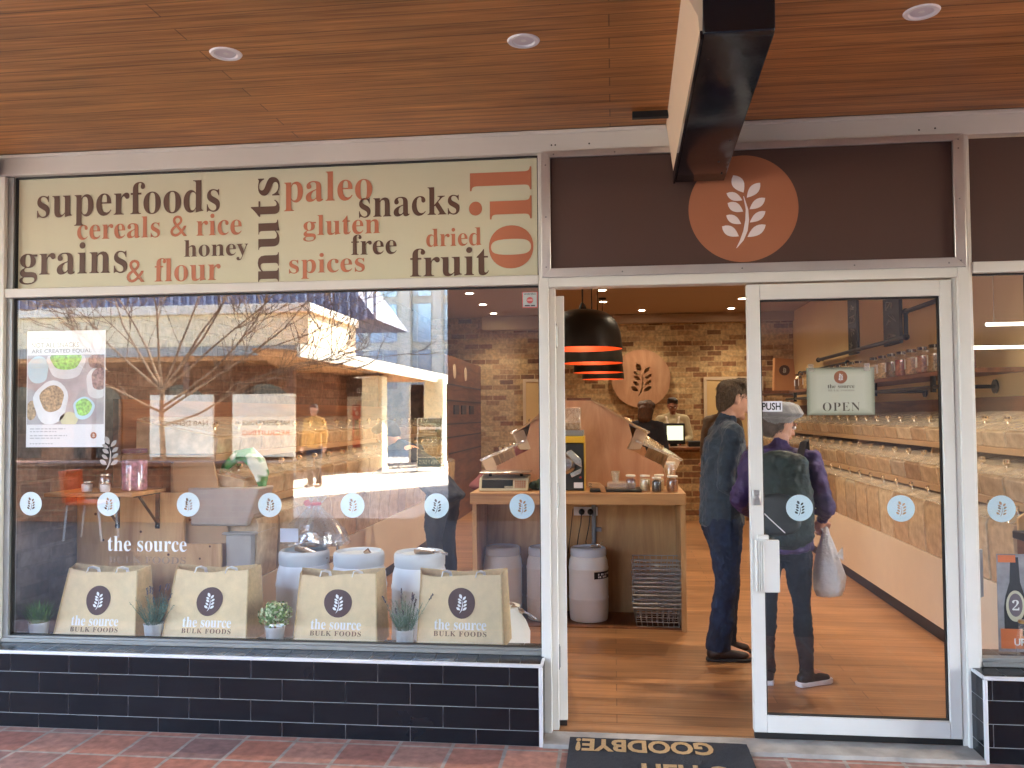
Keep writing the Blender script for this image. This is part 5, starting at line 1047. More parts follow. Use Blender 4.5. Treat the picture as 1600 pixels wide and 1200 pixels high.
def human(label, pos, yaw, h, st, lean=0, head_yaw=0, head_pitch=0, arms=None, feet=None, voxel=.010, hip_dx=0, group=None, extras=True):
    k = h/1.70; t = thing('person', label, 'person', (pos[0], pos[1], .0225), group)
    xf = Matrix.Translation((pos[0], pos[1], .0225)) @ Matrix.Rotation(yaw, 4, 'Z')
    V = lambda x, y, z: Vector((x*k, y*k, z*k))
    hip = V(hip_dx, 0, .90); ax = Vector((sin(lean), 0, cos(lean))); shc = hip+ax*.50*k; fwd = Vector((cos(lean), 0, -sin(lean)))
    neck = shc+ax*.055*k+fwd*.01*k; hp = head_pitch+lean*.55; hax = Vector((sin(hp), 0, cos(hp))); hc = neck+hax*.155*k+fwd*.018*k
    HR = Matrix.Rotation(head_yaw, 3, 'Z') @ Matrix.Rotation(hp, 3, 'Y'); H = lambda x, y, z: hc+HR @ (Vector((x, y, z))*k)
    sh = {1: shc+Vector((0, .185*k, -.015*k)), -1: shc+Vector((0, -.185*k, -.015*k))}
    arms = arms or {}; feet = feet or {}
    A = {}
    for s_ in (1, -1):
        e, w_ = arms.get(s_, ((-.03, .25*s_, 1.10), (.03, .25*s_, .86))); A[s_] = (Vector(e)*k, Vector(w_)*k)
    F = {}
    for s_ in (1, -1):
        kn, an, toe = feet.get(s_, ((.02, .10*s_, .49), (-.02, .10*s_, .085), (.16, .12*s_, .03))); F[s_] = (Vector(kn)*k, Vector(an)*k, Vector(toe)*k)
    # one continuous body
    skin = [[(hip, (.10*k, .14*k, .09*k)), (lerp(hip, shc, .5), (.085*k, .12*k, .1*k)), (shc-ax*.06*k, (.085*k, .15*k, .08*k))], [(neck-ax*.05*k, .052*k), (neck+hax*.07*k, .050*k)],
            [(H(-.012, 0, .025), (.098*k, .077*k, .098*k)), (H(.010, 0, -.02), (.082*k, .066*k, .085*k)), (H(.028, 0, -.075), (.050*k, .045*k, .035*k))],
            [(H(.088, 0, .012), .012*k), (H(.100, 0, -.018), .013*k), (H(.108, 0, -.028), .0125*k)], [(H(.088, -.018, -.028), .008*k), (H(.088, .018, -.028), .008*k)],
            [(H(.080, .038, .028), .013*k), (H(.086, 0, .032), .012*k), (H(.080, -.038, .028), .013*k)], [(H(.082, .02, -.058), .010*k), (H(.088, 0, -.056), .011*k), (H(.082, -.02, -.058), .010*k)],
            [(H(.070, 0, -.098), .020*k)]]
    for s_ in (1, -1):
        skin.append([(H(-.005, .074*s_, .015), (.016*k, .008*k, .022*k)), (H(0, .076*s_, -.015), (.013*k, .007*k, .016*k))])
        e, w_ = A[s_]; skin.append([(sh[s_], .048*k), (e, .036*k), (w_, .024*k)]); skin += hand_chains(w_, (w_-e), -s_, st.get('curl', .5), k)
        kn, an, toe = F[s_]; skin.append([(hip+Vector((0, .085*s_*k, -.04*k)), .07*k), (kn, .05*k), (an, .034*k), (toe, .025*k)])
    bd = blob('body', skin, st['skin'], t, xf, st.get('skin_voxel', .0075), 3)
    if extras:
        for s_ in (1, -1):
            MB().ball(xf @ H(.079, .031*s_, .008), (.0135*k,)*3, 12, 8).build('eye', mat('eye_white', S(226, 220, 214), .3), bd); 
            MB().ball(xf @ H(.089, .031*s_, .006), (.0062*k,)*3, 10, 8).build('iris', mat('dark_iris', S(50, 38, 32), .3), bd)
            MB().tube([xf @ H(.083, .05*s_, .034), xf @ H(.094, .032*s_, .042), xf @ H(.094, .014*s_, .036)], .0038*k, 6).build('eyebrow', st['hair'], bd)
        MB().tube([xf @ H(.083, .024, -.062), xf @ H(.0965, 0, -.060), xf @ H(.083, -.024, -.062)], [.003*k, .0055*k, .003*k], 8, flat=.8).build('lips', mat('lip_skin', S(168, 96, 88), .5), bd)
    # clothes
    tw = st.get('girth', 1.0)
    top = [[(hip+ax*-.06*k, (.128*k*tw, .172*k*tw, .05*k)), (hip+ax*.10*k, (.125*k*tw, .165*k*tw, .08*k)), (lerp(hip, shc, .62), (.128*k*tw, .18*k*tw, .09*k)), (shc-ax*.07*k, (.112*k*tw, .175*k, .07*k)), (shc+ax*.005*k, (.075*k, .13*k, .05*k))], [(sh[1], .068*k), (shc+ax*.035*k, .062*k), (sh[-1], .068*k)],
           [(neck-ax*.05*k, .072*k), (neck+hax*.022*k, .062*k)]]
    for s_ in (1, -1):
        e, w_ = A[s_]; dd = (w_-e).normalized(); top.append([(sh[s_], .072*k), (lerp(sh[s_], e, .5), .064*k), (e, .054*k), (lerp(e, w_, .55), .048*k), (w_-dd*.01, .040*k)])
    blob('top', top, st['top'], t, xf, voxel, 4, st.get('fold', .016))
    leg = [[(hip+ax*-.0*k, (.118*k, .160*k, .07*k)), (hip+Vector((0, 0, -.08*k)), (.122*k, .165*k, .08*k))]]; lw = st.get('legw', 1.0)
    for s_ in (1, -1):
        kn, an, toe = F[s_]; leg.append([(hip+Vector((-.005*k, .082*s_*k, -.07*k)), .100*k*lw), (lerp(hip+Vector((0, .085*s_*k, 0)), kn, .5), .088*k*lw), (kn, .066*k*lw), (lerp(kn, an, .35), .066*k*lw), (lerp(kn, an, .8), st.get('cuff', .064)*k), (an+Vector((0, 0, -.012*k)), (st.get('cuff', .064)*1.04*k, st.get('cuff', .064)*k, .022*k))])
    blob('trousers', leg, st['legs'], t, xf, voxel, 4, st.get('fold', .016)*.8)
    for s_ in (1, -1):
        kn, an, toe = F[s_]; d_ = (toe-an); d_.z = 0; d_.normalize(); base = Vector((an.x, an.y, 0)); L = (Vector((toe.x, toe.y, 0))-base).length
        sv = [[(base-d_*.035*k+Vector((0, 0, .045*k)), (.040*k, .038*k, .042*k)), (base+d_*.06*k+Vector((0, 0, .045*k)), (.048*k, .042*k, .040*k)), (base+d_*(L-.03*k)+Vector((0, 0, .034*k)), (.048*k, .045*k, .026*k))], [(an+Vector((0, 0, .0)), .043*k), (an+Vector((0, 0, -.03*k)), .046*k)]]
        so_ = blob('shoe', sv, st['shoe'], t, xf, .007, 3)
        q = MB(); n2 = Vector((-d_.y, d_.x, 0)); prof_ = [(-.078, 0), (-.07, .03), (-.02, .04), (.06, .043), (L/k-.02, .052), (L/k+.02, .035), (L/k+.032, 0)]
        pts = [base+d_*a_*k+n2*b_*k for a_, b_ in prof_]+[base+d_*a_*k-n2*b_*k for a_, b_ in prof_[-2:0:-1]]
        q.prism([tuple((xf @ p_)[:2]) for p_ in pts], 'z', .0227, .0225+st.get('sole_h', .018)*k); q.build('sole', st['sole'], so_, bevel=.004)
    if st.get('haircut'):
        ho = blob('hair', [[(H(*p_), tuple(c_*k for c_ in r_)) for p_, r_ in ch] for ch in st['haircut']], st['hair'], t, xf, .008, 2, .010)
        if st.get('strands'): # loose locks combed back and down over the hair
            rs_ = random.Random(5); q = MB(); crown = xf @ H(-.03, 0, .13); vv_ = ho.data.vertices; off = t.location
            for _ in range(st['strands']):
                v0 = vv_[rs_.randrange(len(vv_))]; p0 = v0.co.copy(); nn = v0.normal.copy(); dn = (p0-crown)-nn*nn.dot(p0-crown); dn = (dn.normalized() if dn.length > 1e-4 else Vector((0, 0, -1)))+Vector((rs_.uniform(-.35, .35), rs_.uniform(-.35, .35), -.35)); dn = (dn-nn*nn.dot(dn)).normalized(); L_ = rs_.uniform(.018, .042)
                q.tube([p0+nn*.001, p0+dn*L_*.5+nn*.0035, p0+dn*L_+nn*rs_.uniform(-.001, .003)], [.0016, .0019, .0005], 4)
            q.build('loose_hair', st['hair'], ho, normals=False)
    return t, xf, H, dict(hip=hip, shc=shc, A=A, neck=neck, k=k, ax=ax)
short = [[((-.026, 0, .046), (.098, .083, .080))], [((-.058, 0, .0), (.058, .078, .080)), ((-.064, 0, -.045), (.042, .060, .045))], [((.03, .035, .095), (.055, .045, .034)), ((.0, -.02, .105), (.07, .06, .032))], [((-.018, .062, .055), (.04, .018, .03)), ((-.05, .058, .0), (.03, .024, .05))], [((-.018, -.062, .055), (.04, .018, .03)), ((-.05, -.058, .0), (.03, .024, .05))]]
longh = short+[[((-.06, 0, -.02), (.075, .105, .09)), ((-.065, .01, -.12), (.06, .10, .07))], [((-.02, .05, .06), (.08, .07, .06))], [((-.03, -.05, .05), (.08, .07, .06))]]
# man in the doorway, seen from his right side
st = dict(skin=M_['skin'], hair=M_['hair'], top=M_['jacket'], legs=M_['denim'], shoe=M_['leather'], sole=mat('dark_rubber_sole', S(40, 34, 32), .7), haircut=short, strands=900, girth=1.14, fold=.03, legw=1.16, cuff=.080, curl=.7, skin_voxel=.0065)
man, xf, H, P = human('man in slate fleece and blue jeans standing in profile in the doorway', (.655, 1.31), radians(8), 1.665, st, lean=radians(3), head_yaw=0, head_pitch=radians(12), hip_dx=-.0,
    arms={-1: ((-.045, -.245, 1.085), (.17, -.20, .96)), 1: ((.03, .25, 1.10), (.26, .12, 1.02))}, feet={-1: ((.0, -.075, .48), (-.055, -.075, .085), (.115, -.085, .03)), 1: ((.06, .085, .49), (.02, .085, .085), (.17, .10, .03))}, voxel=.009)
g = MB()
for s_ in (1, -1): g.tube([xf @ H(.0, .080*s_, .022), xf @ H(.09, .070*s_, .016)], .0016, 6); g.tube([xf @ H(.100+.0, .034*s_+.024*cos(a), .008+.018*sin(a)) for a in [2*pi*j/16 for j in range(17)]], .0016, 6)
g.tube([xf @ H(.101, .010, .010), xf @ H(.101, -.010, .010)], .0016, 6); g.build('glasses', M_['steel'], man)
blob('collar', [[(P['neck']+Vector((-.012, 0, .0)), (.062, .064, .02)), (P['neck']+Vector((-.004, 0, .035)), (.060, .060, .012))]], mat('dark_collar', S(50, 58, 68), .9, noise_amt=.1), man, xf, .008, 2)
# woman from behind, behind the door glass
st = dict(skin=M_['skin'], hair=mat('grey_brown_hair', S(104, 88, 78), .6, noise_amt=.3, noise_scale=40, bump=.4, bump_scale=110), top=M_['purple'], legs=M_['blackcloth'], shoe=M_['black'], sole=M_['paper'], haircut=short, strands=500, girth=1.16, fold=.036, legw=.95, cuff=.052, sole_h=.03, curl=.9, skin_voxel=.0065)
wom, xf, H, P = human('woman in grey beret and purple jacket standing with her back to the door', (.93, .86), radians(78), 1.505, st, lean=radians(4), head_yaw=radians(-52), head_pitch=radians(16),
    arms={-1: ((-.05, -.265, 1.10), (.10, -.235, 1.0)), 1: ((.02, .27, 1.12), (.22, .20, 1.02))}, feet={-1: ((.02, -.105, .48), (-.05, -.13, .085), (.06, -.245, .03)), 1: ((.0, .10, .48), (-.06, .105, .085), (.12, .13, .03))}, voxel=.009)
hat = blob('beret', [[(H(-.03, 0, .070), (.150, .132, .044)), (H(-.05, .012, .100), (.140, .128, .040))], [(H(-.03, 0, .035), (.100, .092, .045))]], M_['felt'], wom, xf, .008, 4, .014)
t = thing('backpack', 'dark green and black backpack worn by the woman in the beret', 'backpack', (.91, .72, 1.1))
sc_ = P['shc']; hb = P['hip']; Bk = lambda x, y, z: Vector((x, y, z))
blob('pack_body', [[(Bk(-.165, .0, 1.22), (.05, .15, .07)), (Bk(-.18, .0, 1.0), (.075, .175, .09)), (Bk(-.17, .0, .83), (.07, .175, .08))]], M_['greenpack'], t, xf, .009, 4, .024)
blob('front_pocket', [[(Bk(-.245, .02, 1.0), (.03, .12, .06)), (Bk(-.245, .02, .90), (.035, .125, .07))]], mat('black_green_pocket', S(30, 40, 40), .6, noise_amt=.2), t, xf, .008, 3, .008)
for s_ in (1, -1): MB().tube([xf @ Bk(-.16, .09*s_, 1.22), xf @ Bk(-.10, .12*s_, 1.325), xf @ Bk(.02, .13*s_, 1.33), xf @ Bk(.11, .14*s_, 1.2), xf @ Bk(.10, .15*s_, 1.05)], .022, 8, flat=.4).build('strap', M_['black'], t)
MB().tube([xf @ Bk(-.276, .15, 1.02), xf @ Bk(-.288, .06, .93), xf @ Bk(-.288, -.02, .855)], .003, 6).build('zip', M_['paper'], t)
# white carrier bag in her right hand
e_, w_ = P['A'][-1]; hp_ = xf @ (w_+(w_-e_).normalized()*.10)
t = thing('carrier_bag', 'white plastic carrier bag hanging from the hand of the woman', 'bag', (hp_.x, hp_.y, .6))
q = MB(); cx_, cy_, zt = hp_.x+.035, hp_.y-.02, hp_.z; prof_ = [(.012, .02), (.02, -.03), (.045, -.10), (.07, -.19), (.088, -.27), (.085, -.34), (.07, -.375), (.03, -.385)]; n_ = 28; vs = []
for r_, dz in prof_:
    for i in range(n_):
        a = 2*pi*i/n_; kk = 1+.16*noise.noise((cos(a)*2.2, sin(a)*2.2, dz*9))+.06*sin(a*7+dz*12); vs.append((cx_+.02*(-dz)*1.5+r_*kk*cos(a), cy_+.6*r_*kk*sin(a), zt+dz+.012*noise.noise((a, dz*8, 3))))
q.add(vs, [(j*n_+i, j*n_+(i+1) % n_, (j+1)*n_+(i+1) % n_, (j+1)*n_+i) for j in range(len(prof_)-1) for i in range(n_)]+[tuple(range((len(prof_)-1)*n_, len(prof_)*n_))])
q.build('sack', M_['plasticbag'], t, ang=60)
MB().tube([(cx_+.012, cy_, zt-.05), (cx_-.005, cy_, zt+.03), (cx_-.03, cy_, zt+.025), (cx_-.005, cy_, zt-.06)], .007, 6, flat=.4).prism([(cx_+.05, zt-.15), (cx_+.085, zt-.10), (cx_+.09, zt-.18)], 'y', cy_-.02, cy_-.015).build('handle', M_['plasticbag'], t)
# customers and staff farther in
st = dict(skin=M_['skin'], hair=M_['darkhair'], top=M_['navy'], legs=mat('dark_trousers', S(44, 44, 54), .9, noise_amt=.2), shoe=M_['black'], sole=M_['black'], haircut=short, girth=1.15, fold=.03, legw=1.1, skin_voxel=.011)
human('person in navy jacket bending towards the left bins', (-1.38, 2.75), radians(160), 1.66, st, lean=radians(48), head_pitch=radians(20), arms={-1: ((.52, .26, .98), (.70, .15, .90)), 1: ((.50, -.26, .98), (.72, -.12, .92))}, voxel=.012)
st = dict(st, haircut=longh, hair=mat('warm_brown_hair', S(84, 58, 40), .5, noise_amt=.4, noise_scale=40, bump=.5, bump_scale=90), top=mat('black_blue_top', S(34, 34, 44), .9, noise_amt=.2), fold=.02)
human('person with tousled dark hair and black top with back turned at the till', (.39, 6.6), radians(80), 1.63, st, lean=radians(6), head_pitch=radians(8), voxel=.012)
st2 = dict(st, haircut=short, hair=M_['darkhair'], top=mat('beige_shirt', S(176, 160, 128), .9, noise_amt=.15), skin=mat('tan_skin', S(150, 100, 76), .5))
cash, xf, H, P = human('shop assistant in beige top and red striped apron behind the till', (.89, 9.15), radians(-92), 1.72, st2, lean=radians(8), head_pitch=radians(22), arms={-1: ((.10, -.25, 1.10), (.30, -.12, 1.06)), 1: ((.10, .25, 1.10), (.30, .12, 1.06))}, voxel=.012)
ap = MB(); redst = mat('red_apron', S(168, 44, 38), .8); pal = mat('pale_apron_stripe', S(222, 206, 186), .8)
for j, (ya, yb_) in enumerate([(-.12, -.085), (-.085, -.055), (-.055, .055), (.055, .085), (.085, .12)]):
    c_ = lambda y, z, d_: tuple(xf @ Vector((d_-y*y*1.2, y, z)))
    ap.add([c_(ya, .95, .215), c_(yb_, .95, .215), c_(yb_, 1.33, .235), c_(ya, 1.33, .235), c_(ya, .95, .19), c_(yb_, .95, .19), c_(yb_, 1.33, .21), c_(ya, 1.33, .21)], [(0, 1, 2, 3), (4, 5, 6, 7), (0, 1, 5, 4), (2, 3, 7, 6), (0, 3, 7, 4), (1, 2, 6, 5)], j % 2)
for s_ in (1, -1): ap.tube([xf @ Vector((.215, .07*s_, 1.32)), xf @ Vector((.17, .09*s_, 1.42)), xf @ Vector((.06, .10*s_, 1.47)), xf @ Vector((-.02, .08*s_, 1.46))], .016, 6, 1, .5)
ap.build('apron', [redst, pal], cash, smooth=False)
st = dict(st, haircut=short, top=mat('maroon_knit', S(132, 74, 80), .9, noise_amt=.15), skin=M_['skin'])
human('person in maroon knit stooping behind the counter stand', (-1.18, 3.9), radians(20), 1.62, st, lean=radians(50), head_pitch=radians(25), arms={-1: ((.40, -.26, .98), (.62, -.2, .92)), 1: ((.40, .26, .98), (.62, .2, .92))}, voxel=.012)
st = dict(st, haircut=short, top=mat('grey_brown_coat', S(92, 76, 64), .9, noise_amt=.15))
human('person with short dark hair beyond the man in the doorway', (1.44, 7.6), radians(90), 1.70, st, voxel=.012)
# ---------------------------------------------------------------- the street behind the camera, seen in the window
dk = mat('charcoal_render', S(64, 62, 66), .75, noise_amt=.15, noise_scale=3); dg_ = mat('dark_window_glass', S(30, 32, 36), .12)
t = thing('charcoal_building', 'tall charcoal rendered building facing the shop across the footpath', 'building', (4, -11, 0))
MB().box(-2.36, 13, -15.8, -8.0, 0, 11.5).build('wall', dk, t); MB().box(-2.42, 13.1, -15.9, -7.95, 11.51, 11.8).build('parapet', dk, t, bevel=.02)
for z in (.5, 3.6, 6.4):
    for k in range(5): x = -1.3+2.8*k; MB().box(x-.05, x+1.75, -7.998, -7.95, z-.05, z+2.1).build('window_frame', M_['black'], t); MB().box(x, x+1.7, -7.949, -7.94, z, z+2.05).build('window', dg_, t)
crm = mat('cream_render', S(234, 222, 190), .8, noise_amt=.08, noise_scale=2); tan = mat('tan_timber_soffit', S(196, 140, 90), .7, noise_amt=.15, stretch=(.4, 6, 6)); brn = brick('warm_street_brick', [S(138, 84, 56), S(160, 100, 68), S(120, 70, 48)], S(150, 120, 92), .24, .085, .01, (0, 2)); roofb = mat('blue_grey_roof', S(96, 98, 124), .5, noise_amt=.1); wht = mat('white_render', S(236, 228, 210), .7, noise_amt=.05)
t = thing('cream_shop', 'single storey cream parapet shop with recessed brown brick front across the mall', 'building', (-11, -17, 0))
MB().box(-18, -7.4, -20, -16.1, 3.25, 4.05).build('parapet', crm, t, bevel=.02); MB().box(-18.1, -7.3, -20, -15.95, 4.051, 4.28).build('capping', wht, t, bevel=.02); MB().box(-18, -7.4, -20, -16.05, 3.02, 3.249).build('gutter_beam', M_['grey_alu'], t)
MB().box(-18, -7.4, -20, -16.12, 2.9, 3.019).build('soffit', tan, t); MB().box(-18, -7.4, -20, -18.2, 0, 2.899).build('brick_front', brn, t)
for k in range(4):
    x = -16.6+2.4*k; q = MB(); q.prism([(x-.7, .4), (x+.7, .4)]+[(x+.7*cos(a), 1.9+.5*sin(a)) for a in [pi*j/12 for j in range(13)]], 'y', -18.199, -18.15); q.build('arched_window', dg_, t)
for x in (-13.2, -10.6, -7.9): MB().box(x-.09, x+.09, -16.4, -16.2, 0, 2.899).build('post', M_['darkwood'], t, bevel=.01)
MB().prism([(-19, 4.3), (-6.8, 4.3), (-8.5, 6.6), (-17, 6.6)], 'y', -24, -20.1).build('roof', roofb, t)
q = MB()
for k in range(46): q.box(-18.6+.26*k, -18.52+.26*k, -20.099, -20.07, 4.32, 4.32+max(.1, min(2.2, 1.3*(12-abs(k*.26-5.9)*1.6)/3)))
q.build('roof_rib', mat('pale_roof_rib', S(150, 154, 176), .5), t)
for lb, x0, x1, ws in [('white hoarding with black and red lettering under the cream parapet', -9.1, -7.55, [('NAB DEFENCE FORCE', .50, 'k'), ('RECRUITING', .34, 'r')]), ('plain white hoarding with one line of black lettering beside a brick bay', -11.2, -9.6, [('NAB DEFENCE', .50, 'k')])]:
    t = thing('hoarding', lb, 'sign', ((x0+x1)/2, -15.6, .5)); MB().box(x0, x1, -15.66, -15.58, .55, 2.05).build('board', wht, t); MB().box(x0, x0+.05, -15.66, -15.6, 0, .549).box(x1-.05, x1, -15.66, -15.6, 0, .549).build('leg', M_['grey_alu'], t)
    for s_, fr, c_ in ws:
        tx = MB(); z = .55+1.5*fr; put_text(tx, s_, (-(x1-.12), -(x0+.25), z, z+.12), lambda a_, b_: (-a_, -15.577, b_), False, .02); tx.build('lettering', M_['inkblack'] if c_ == 'k' else mat('red_lettering', S(206, 60, 40), .6), t, smooth=False, normals=False)
# arcade with awning running away from the shop
t = thing('street_awning', 'white edged timber lined awning running along the mall', 'awning', (-6.4, -17, 2.7))
q = MB(); P0, P1 = (-6.28, -12.6), (-5.02, -22.2)
q.add([(P0[0], P0[1], 2.72), (P1[0], P1[1], 2.46), (P1[0], P1[1], 2.74), (P0[0], P0[1], 2.98), (P0[0]-.08, P0[1], 2.72), (P1[0]-.08, P1[1], 2.46), (P1[0]-.08, P1[1], 2.74), (P0[0]-.08, P0[1], 2.98)], [(0, 1, 2, 3), (4, 5, 6, 7), (0, 1, 5, 4), (3, 2, 6, 7), (0, 3, 7, 4), (1, 2, 6, 5)]); q.build('fascia', wht, t)
MB().add([(P0[0]-.08, P0[1], 2.80), (P1[0]-.08, P1[1], 2.54), (-10, -22.2, 2.6), (-7.3, -12.6, 2.85), (P0[0]-.08, P0[1], 2.86), (P1[0]-.08, P1[1], 2.60), (-10, -22.2, 2.66), (-7.3, -12.6, 2.91)], [(0, 1, 2, 3), (4, 5, 6, 7), (0, 1, 5, 4), (1, 2, 6, 5), (2, 3, 7, 6), (3, 0, 4, 7)]).build('lining', tan, t)
MB().box(-6.9, -6.5, -18.3, -18.2, 2.52, 2.56).build('tube_lamp', M_['paper'], t)
for lb, x, y in (('cream square awning post nearer the shop', -6.50, -18.8), ('cream square awning post by the menu board', -5.30, -21.2)):
    t = thing('awning_post', lb, 'post', (x, y, 0), 'posts under the street awning'); MB().box(x-.28, x+.28, y-.28, y+.28, 0, 2.6).build('shaft', crm, t, bevel=.015); MB().box(x-.30, x+.30, y-.30, y+.30, 0.001, .12).build('base', wht, t)
t = thing('corner_shop', 'pale shop wall with dark sign band and glass door under the awning', 'shop', (-7, -19.2, 0))
MB().box(-9.3, -6.55, -20, -19.2, 0, 2.05).build('wall', wht, t); MB().box(-9.3, -6.55, -20, -19.15, 2.051, 2.56).build('sign_band', mat('brown_sign_band', S(108, 72, 56), .6), t); MB().box(-7.5, -6.6, -19.15, -19.10, 2.1, 2.5).build('name_board', M_['brown'], t)
tx = MB(); put_text(tx, 'dan', (6.8, 7.1, 2.14, 2.34), lambda a_, b_: (-a_, -19.097, b_), True); tx.build('lettering', M_['white_ink'], t, smooth=False, normals=False)
MB().box(-6.53, -4.9, -23.1, -22.9, 0, 2.5).build('glazing', dg_, t)
for x in (-6.5, -6.0, -5.5, -5.0): MB().box(x-.03, x+.03, -22.899, -22.85, 0, 2.5).build('mullion', wht, t)
MB().box(-9.2, -7.9, -19.199, -19.19, .5, 1.95).build('shop_window', dg_, t)
redp = mat('red_poster_print', S(196, 52, 44), .6); olv = mat('olive_photo', S(104, 96, 62), .6, noise_amt=.3)
for lb, x in (('red edged vertical poster left of its twin on the pale shop wall', -7.14), ('red edged vertical poster right of its twin on the pale shop wall', -6.80)):
    t = thing('wall_poster', lb, 'poster', (x, -19.2, .6), 'red posters on the pale shop wall'); MB().box(x-.11, x+.11, -19.199, -19.19, .62, 1.82).build('sheet', redp, t); MB().box(x-.05, x+.08, -19.189, -19.185, .95, 1.40).build('photo', olv, t.children[0])
    C = MB(); put_disc(C, (x+.02, 1.58), .06, flat(-19.186)); put_disc(C, (x-.04, 1.70), .04, flat(-19.186)); C.box(x-.08, x+.06, -19.189, -19.186, 1.755, 1.79); C.build('emblem', wht, t.children[0])
t = thing('menu_board', 'green and brown A-frame menu board standing on the sunlit paving', 'sign', (-4.98, -18.9, 0))
q = MB(); fz = lambda z, o_=0: -18.78-.10*z/1.25+o_
def panel(mt, nm, x0, x1, z0, z1, o_): MB().add([(x0, fz(z0, o_), z0), (x1, fz(z0, o_), z0), (x1, fz(z1, o_), z1), (x0, fz(z1, o_), z1), (x0, fz(z0, o_-.02), z0), (x1, fz(z0, o_-.02), z0), (x1, fz(z1, o_-.02), z1), (x0, fz(z1, o_-.02), z1)], [(0, 1, 2, 3), (4, 5, 6, 7), (0, 1, 5, 4), (1, 2, 6, 5), (2, 3, 7, 6), (3, 0, 4, 7)]).build(nm, mt, t)
gr = mat('dark_green_board', S(48, 76, 52), .6)
panel(wht, 'frame', -5.33, -4.63, .10, 1.44, 0); panel(gr, 'header', -5.30, -4.66, 1.20, 1.42, .004); panel(olv, 'menu', -5.30, -4.66, .38, 1.12, .004); panel(gr, 'footer', -5.30, -4.66, .12, .36, .004)
MB().tube([(-5.3, -18.92, 1.43), (-5.3, -19.3, .0)], .02, 6).tube([(-4.66, -18.92, 1.43), (-4.66, -19.3, .0)], .02, 6).box(-5.33, -5.29, -18.82, -18.78, 0, .1).box(-4.67, -4.63, -18.82, -18.78, 0, .1).build('leg', wht, t)
tx = MB()
for s_, z0, z1 in (('PRIVATE', 1.32, 1.40), ('CATERING', 1.22, 1.30), ('OPEN 7 DAYS', .18, .30)): put_text(tx, s_, (4.70, 5.26, z0, z1), lambda a_, b_: (-a_, fz(b_, .0065), b_), False, .02)
for k in range(9): z = 1.06-.072*k; tx.box(-5.22+.05*random.random(), -4.74-.08*random.random(), fz(z, .005), fz(z, .0075), z-.008, z+.008)
tx.build('lettering', M_['cream'], t, smooth=False, normals=False)
# big pale glazed building at the end
sky_gl = mat('sky_reflecting_glass', S(206, 220, 226), .25, metal=.5)
t = thing('glazed_hall', 'tall pale building with large gridded windows at the end of the mall', 'building', (-10, -34, 0))
MB().box(-16, -4.5, -38, -33, 0, 9.2).build('wall', wht, t); MB().box(-4.499, 6, -38, -33.5, 0, 8).build('wall', crm, t)
for i in range(7):
    for j in range(3): x = -15.4+1.55*i; z = 2.7+2.05*j; MB().box(x, x+1.25, -32.999, -32.96, z, z+1.7).build('window', sky_gl, t); MB().box(x+.60, x+.65, -32.959, -32.93, z, z+1.7).build('mullion', wht, t)
for x in (-9.0, -7.6): MB().box(x-.2, x+.2, -32.95, -32.5, 0, 9.2).build('pilaster', wht, t)
MB().prism([(-16.4, 9.2), (-4.2, 9.2), (-10.3, 11.8)], 'y', -38, -32.8).build('gable', crm, t)
# bare tree
t = thing('bare_tree', 'bare winter street tree with pale upswept twigs', 'tree', (-8.3, -11, 0)); rnd = random.Random(11); tr = MB(); tw_ = MB()
def branch(p, d_, L, r_, dep):
    pts = [Vector(p)]; dd = Vector(d_).normalized()
    for k in range(5):
        dd = (dd+Vector((rnd.uniform(-1, 1), rnd.uniform(-1, 1), rnd.uniform(-.6, .9)))*.17+Vector((0, 0, .04))).normalized(); pts.append(pts[-1]+dd*L/5)
    rs = [r_*(1-.12*k) for k in range(6)]; (tr if r_ > .013 else tw_).tube(pts, [max(q_, .007) for q_ in rs], 7 if r_ > .02 else 4)
    if dep == 0: return
    for k in range(3 if dep > 2 else 4):
        j = rnd.randint(2, 5); a = dd.cross(Vector((rnd.uniform(-1, 1), rnd.uniform(-1, 1), rnd.uniform(-1, 1)))).normalized(); branch(pts[j], (dd*.75+a*rnd.uniform(.45, .9)+Vector((0, 0, .12))), L*rnd.uniform(.55, .8), rs[j]*rnd.uniform(.5, .68), dep-1)
tr.tube([(-8.35, -11, 0), (-8.33, -11, .8), (-8.38, -11.02, 1.5), (-8.36, -11, 2.05)], [.06, .052, .046, .04], 10)
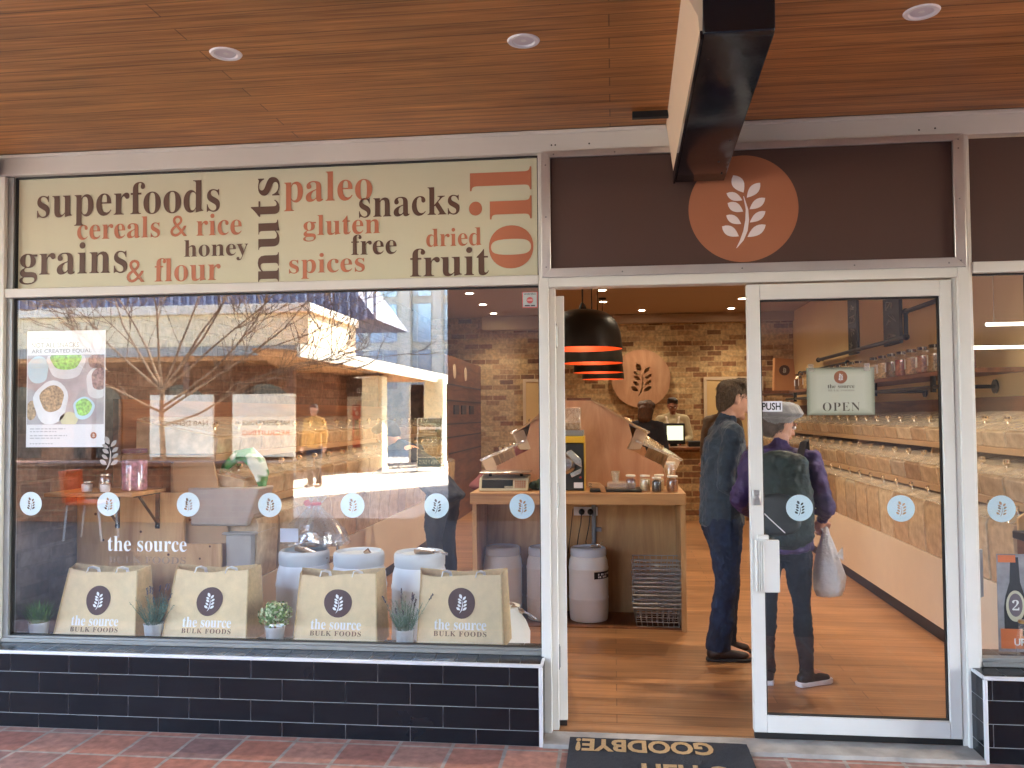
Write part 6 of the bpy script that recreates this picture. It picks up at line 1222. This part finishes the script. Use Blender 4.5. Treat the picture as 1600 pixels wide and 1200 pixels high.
for d_, L, z in [((-1, .1, .62), 2.2, 2.0), ((-.45, -.2, 1), 2.2, 2.02), ((.05, .1, 1), 2.4, 2.05), ((.5, .2, .95), 2.3, 2.0), ((1.0, -.1, .45), 2.9, 1.7), ((1.0, .1, .72), 3.0, 2.0), ((-.9, .2, .3), 1.8, 1.6), ((.8, .2, .2), 2.2, 1.35), ((1, .3, .35), 3.6, 1.6), ((1, .1, .95), 3.2, 2.0), ((.7, -.2, 1), 3.0, 2.05), ((-1, -.2, .9), 2.6, 2.0)]: branch((-8.36, -11, z), d_, L, .026, 4)
bark = mat('pale_bark', S(140, 112, 86), .8, noise_amt=.5, noise_scale=12)
tr.build('trunk', bark, t); tw_.build('twigs', bark, t)
t = thing('street_planter', 'long low brown brick planter wall round the bare tree', 'planter', (-9, -8, 0))
MB().box(-13.5, -4.7, -8.1, -7.55, .005, .80).build('brick_body', brn, t); MB().box(-13.55, -4.65, -8.15, -7.5, .801, .86).build('coping', M_['darkwood'], t, bevel=.01)
t = thing('outdoor_chair', 'orange plastic cafe chair with pale legs out on the footpath', 'chair', (-6.45, -5.9, 0)); oc = mat('orange_plastic', S(232, 100, 36), .4)
MB().prism([(-6.68, .44), (-6.24, .44), (-6.20, .47), (-6.68, .48)], 'y', -6.1, -5.7).build('seat', oc, t, bevel=.01); MB().prism([(-6.72, .47), (-6.67, .47), (-6.72, .86), (-6.78, .86)], 'y', -6.1, -5.7).build('backrest', oc, t, bevel=.01)
for x in (-6.66, -6.26):
    for y in (-6.08, -5.72): MB().tube([(x, y, .45), (x+(.05 if x > -6.5 else -.05), y, 0)], .012, 8).build('leg', M_['paper'], t)
# passer-by in orange
st = dict(skin=M_['skin'], hair=M_['darkhair'], top=mat('orange_shirt', S(192, 138, 62), .9, noise_amt=.1), legs=M_['navy'], shoe=M_['black'], sole=M_['black'], haircut=short, fold=.02, skin_voxel=.012)
tp = human('passer-by in orange shirt standing by the awning across the mall', (-6.35, -13.6), radians(100), 1.72, st, voxel=.014, extras=False)[0]
for o in [tp]+list(tp.children): pass
tp.location.z -= .0225
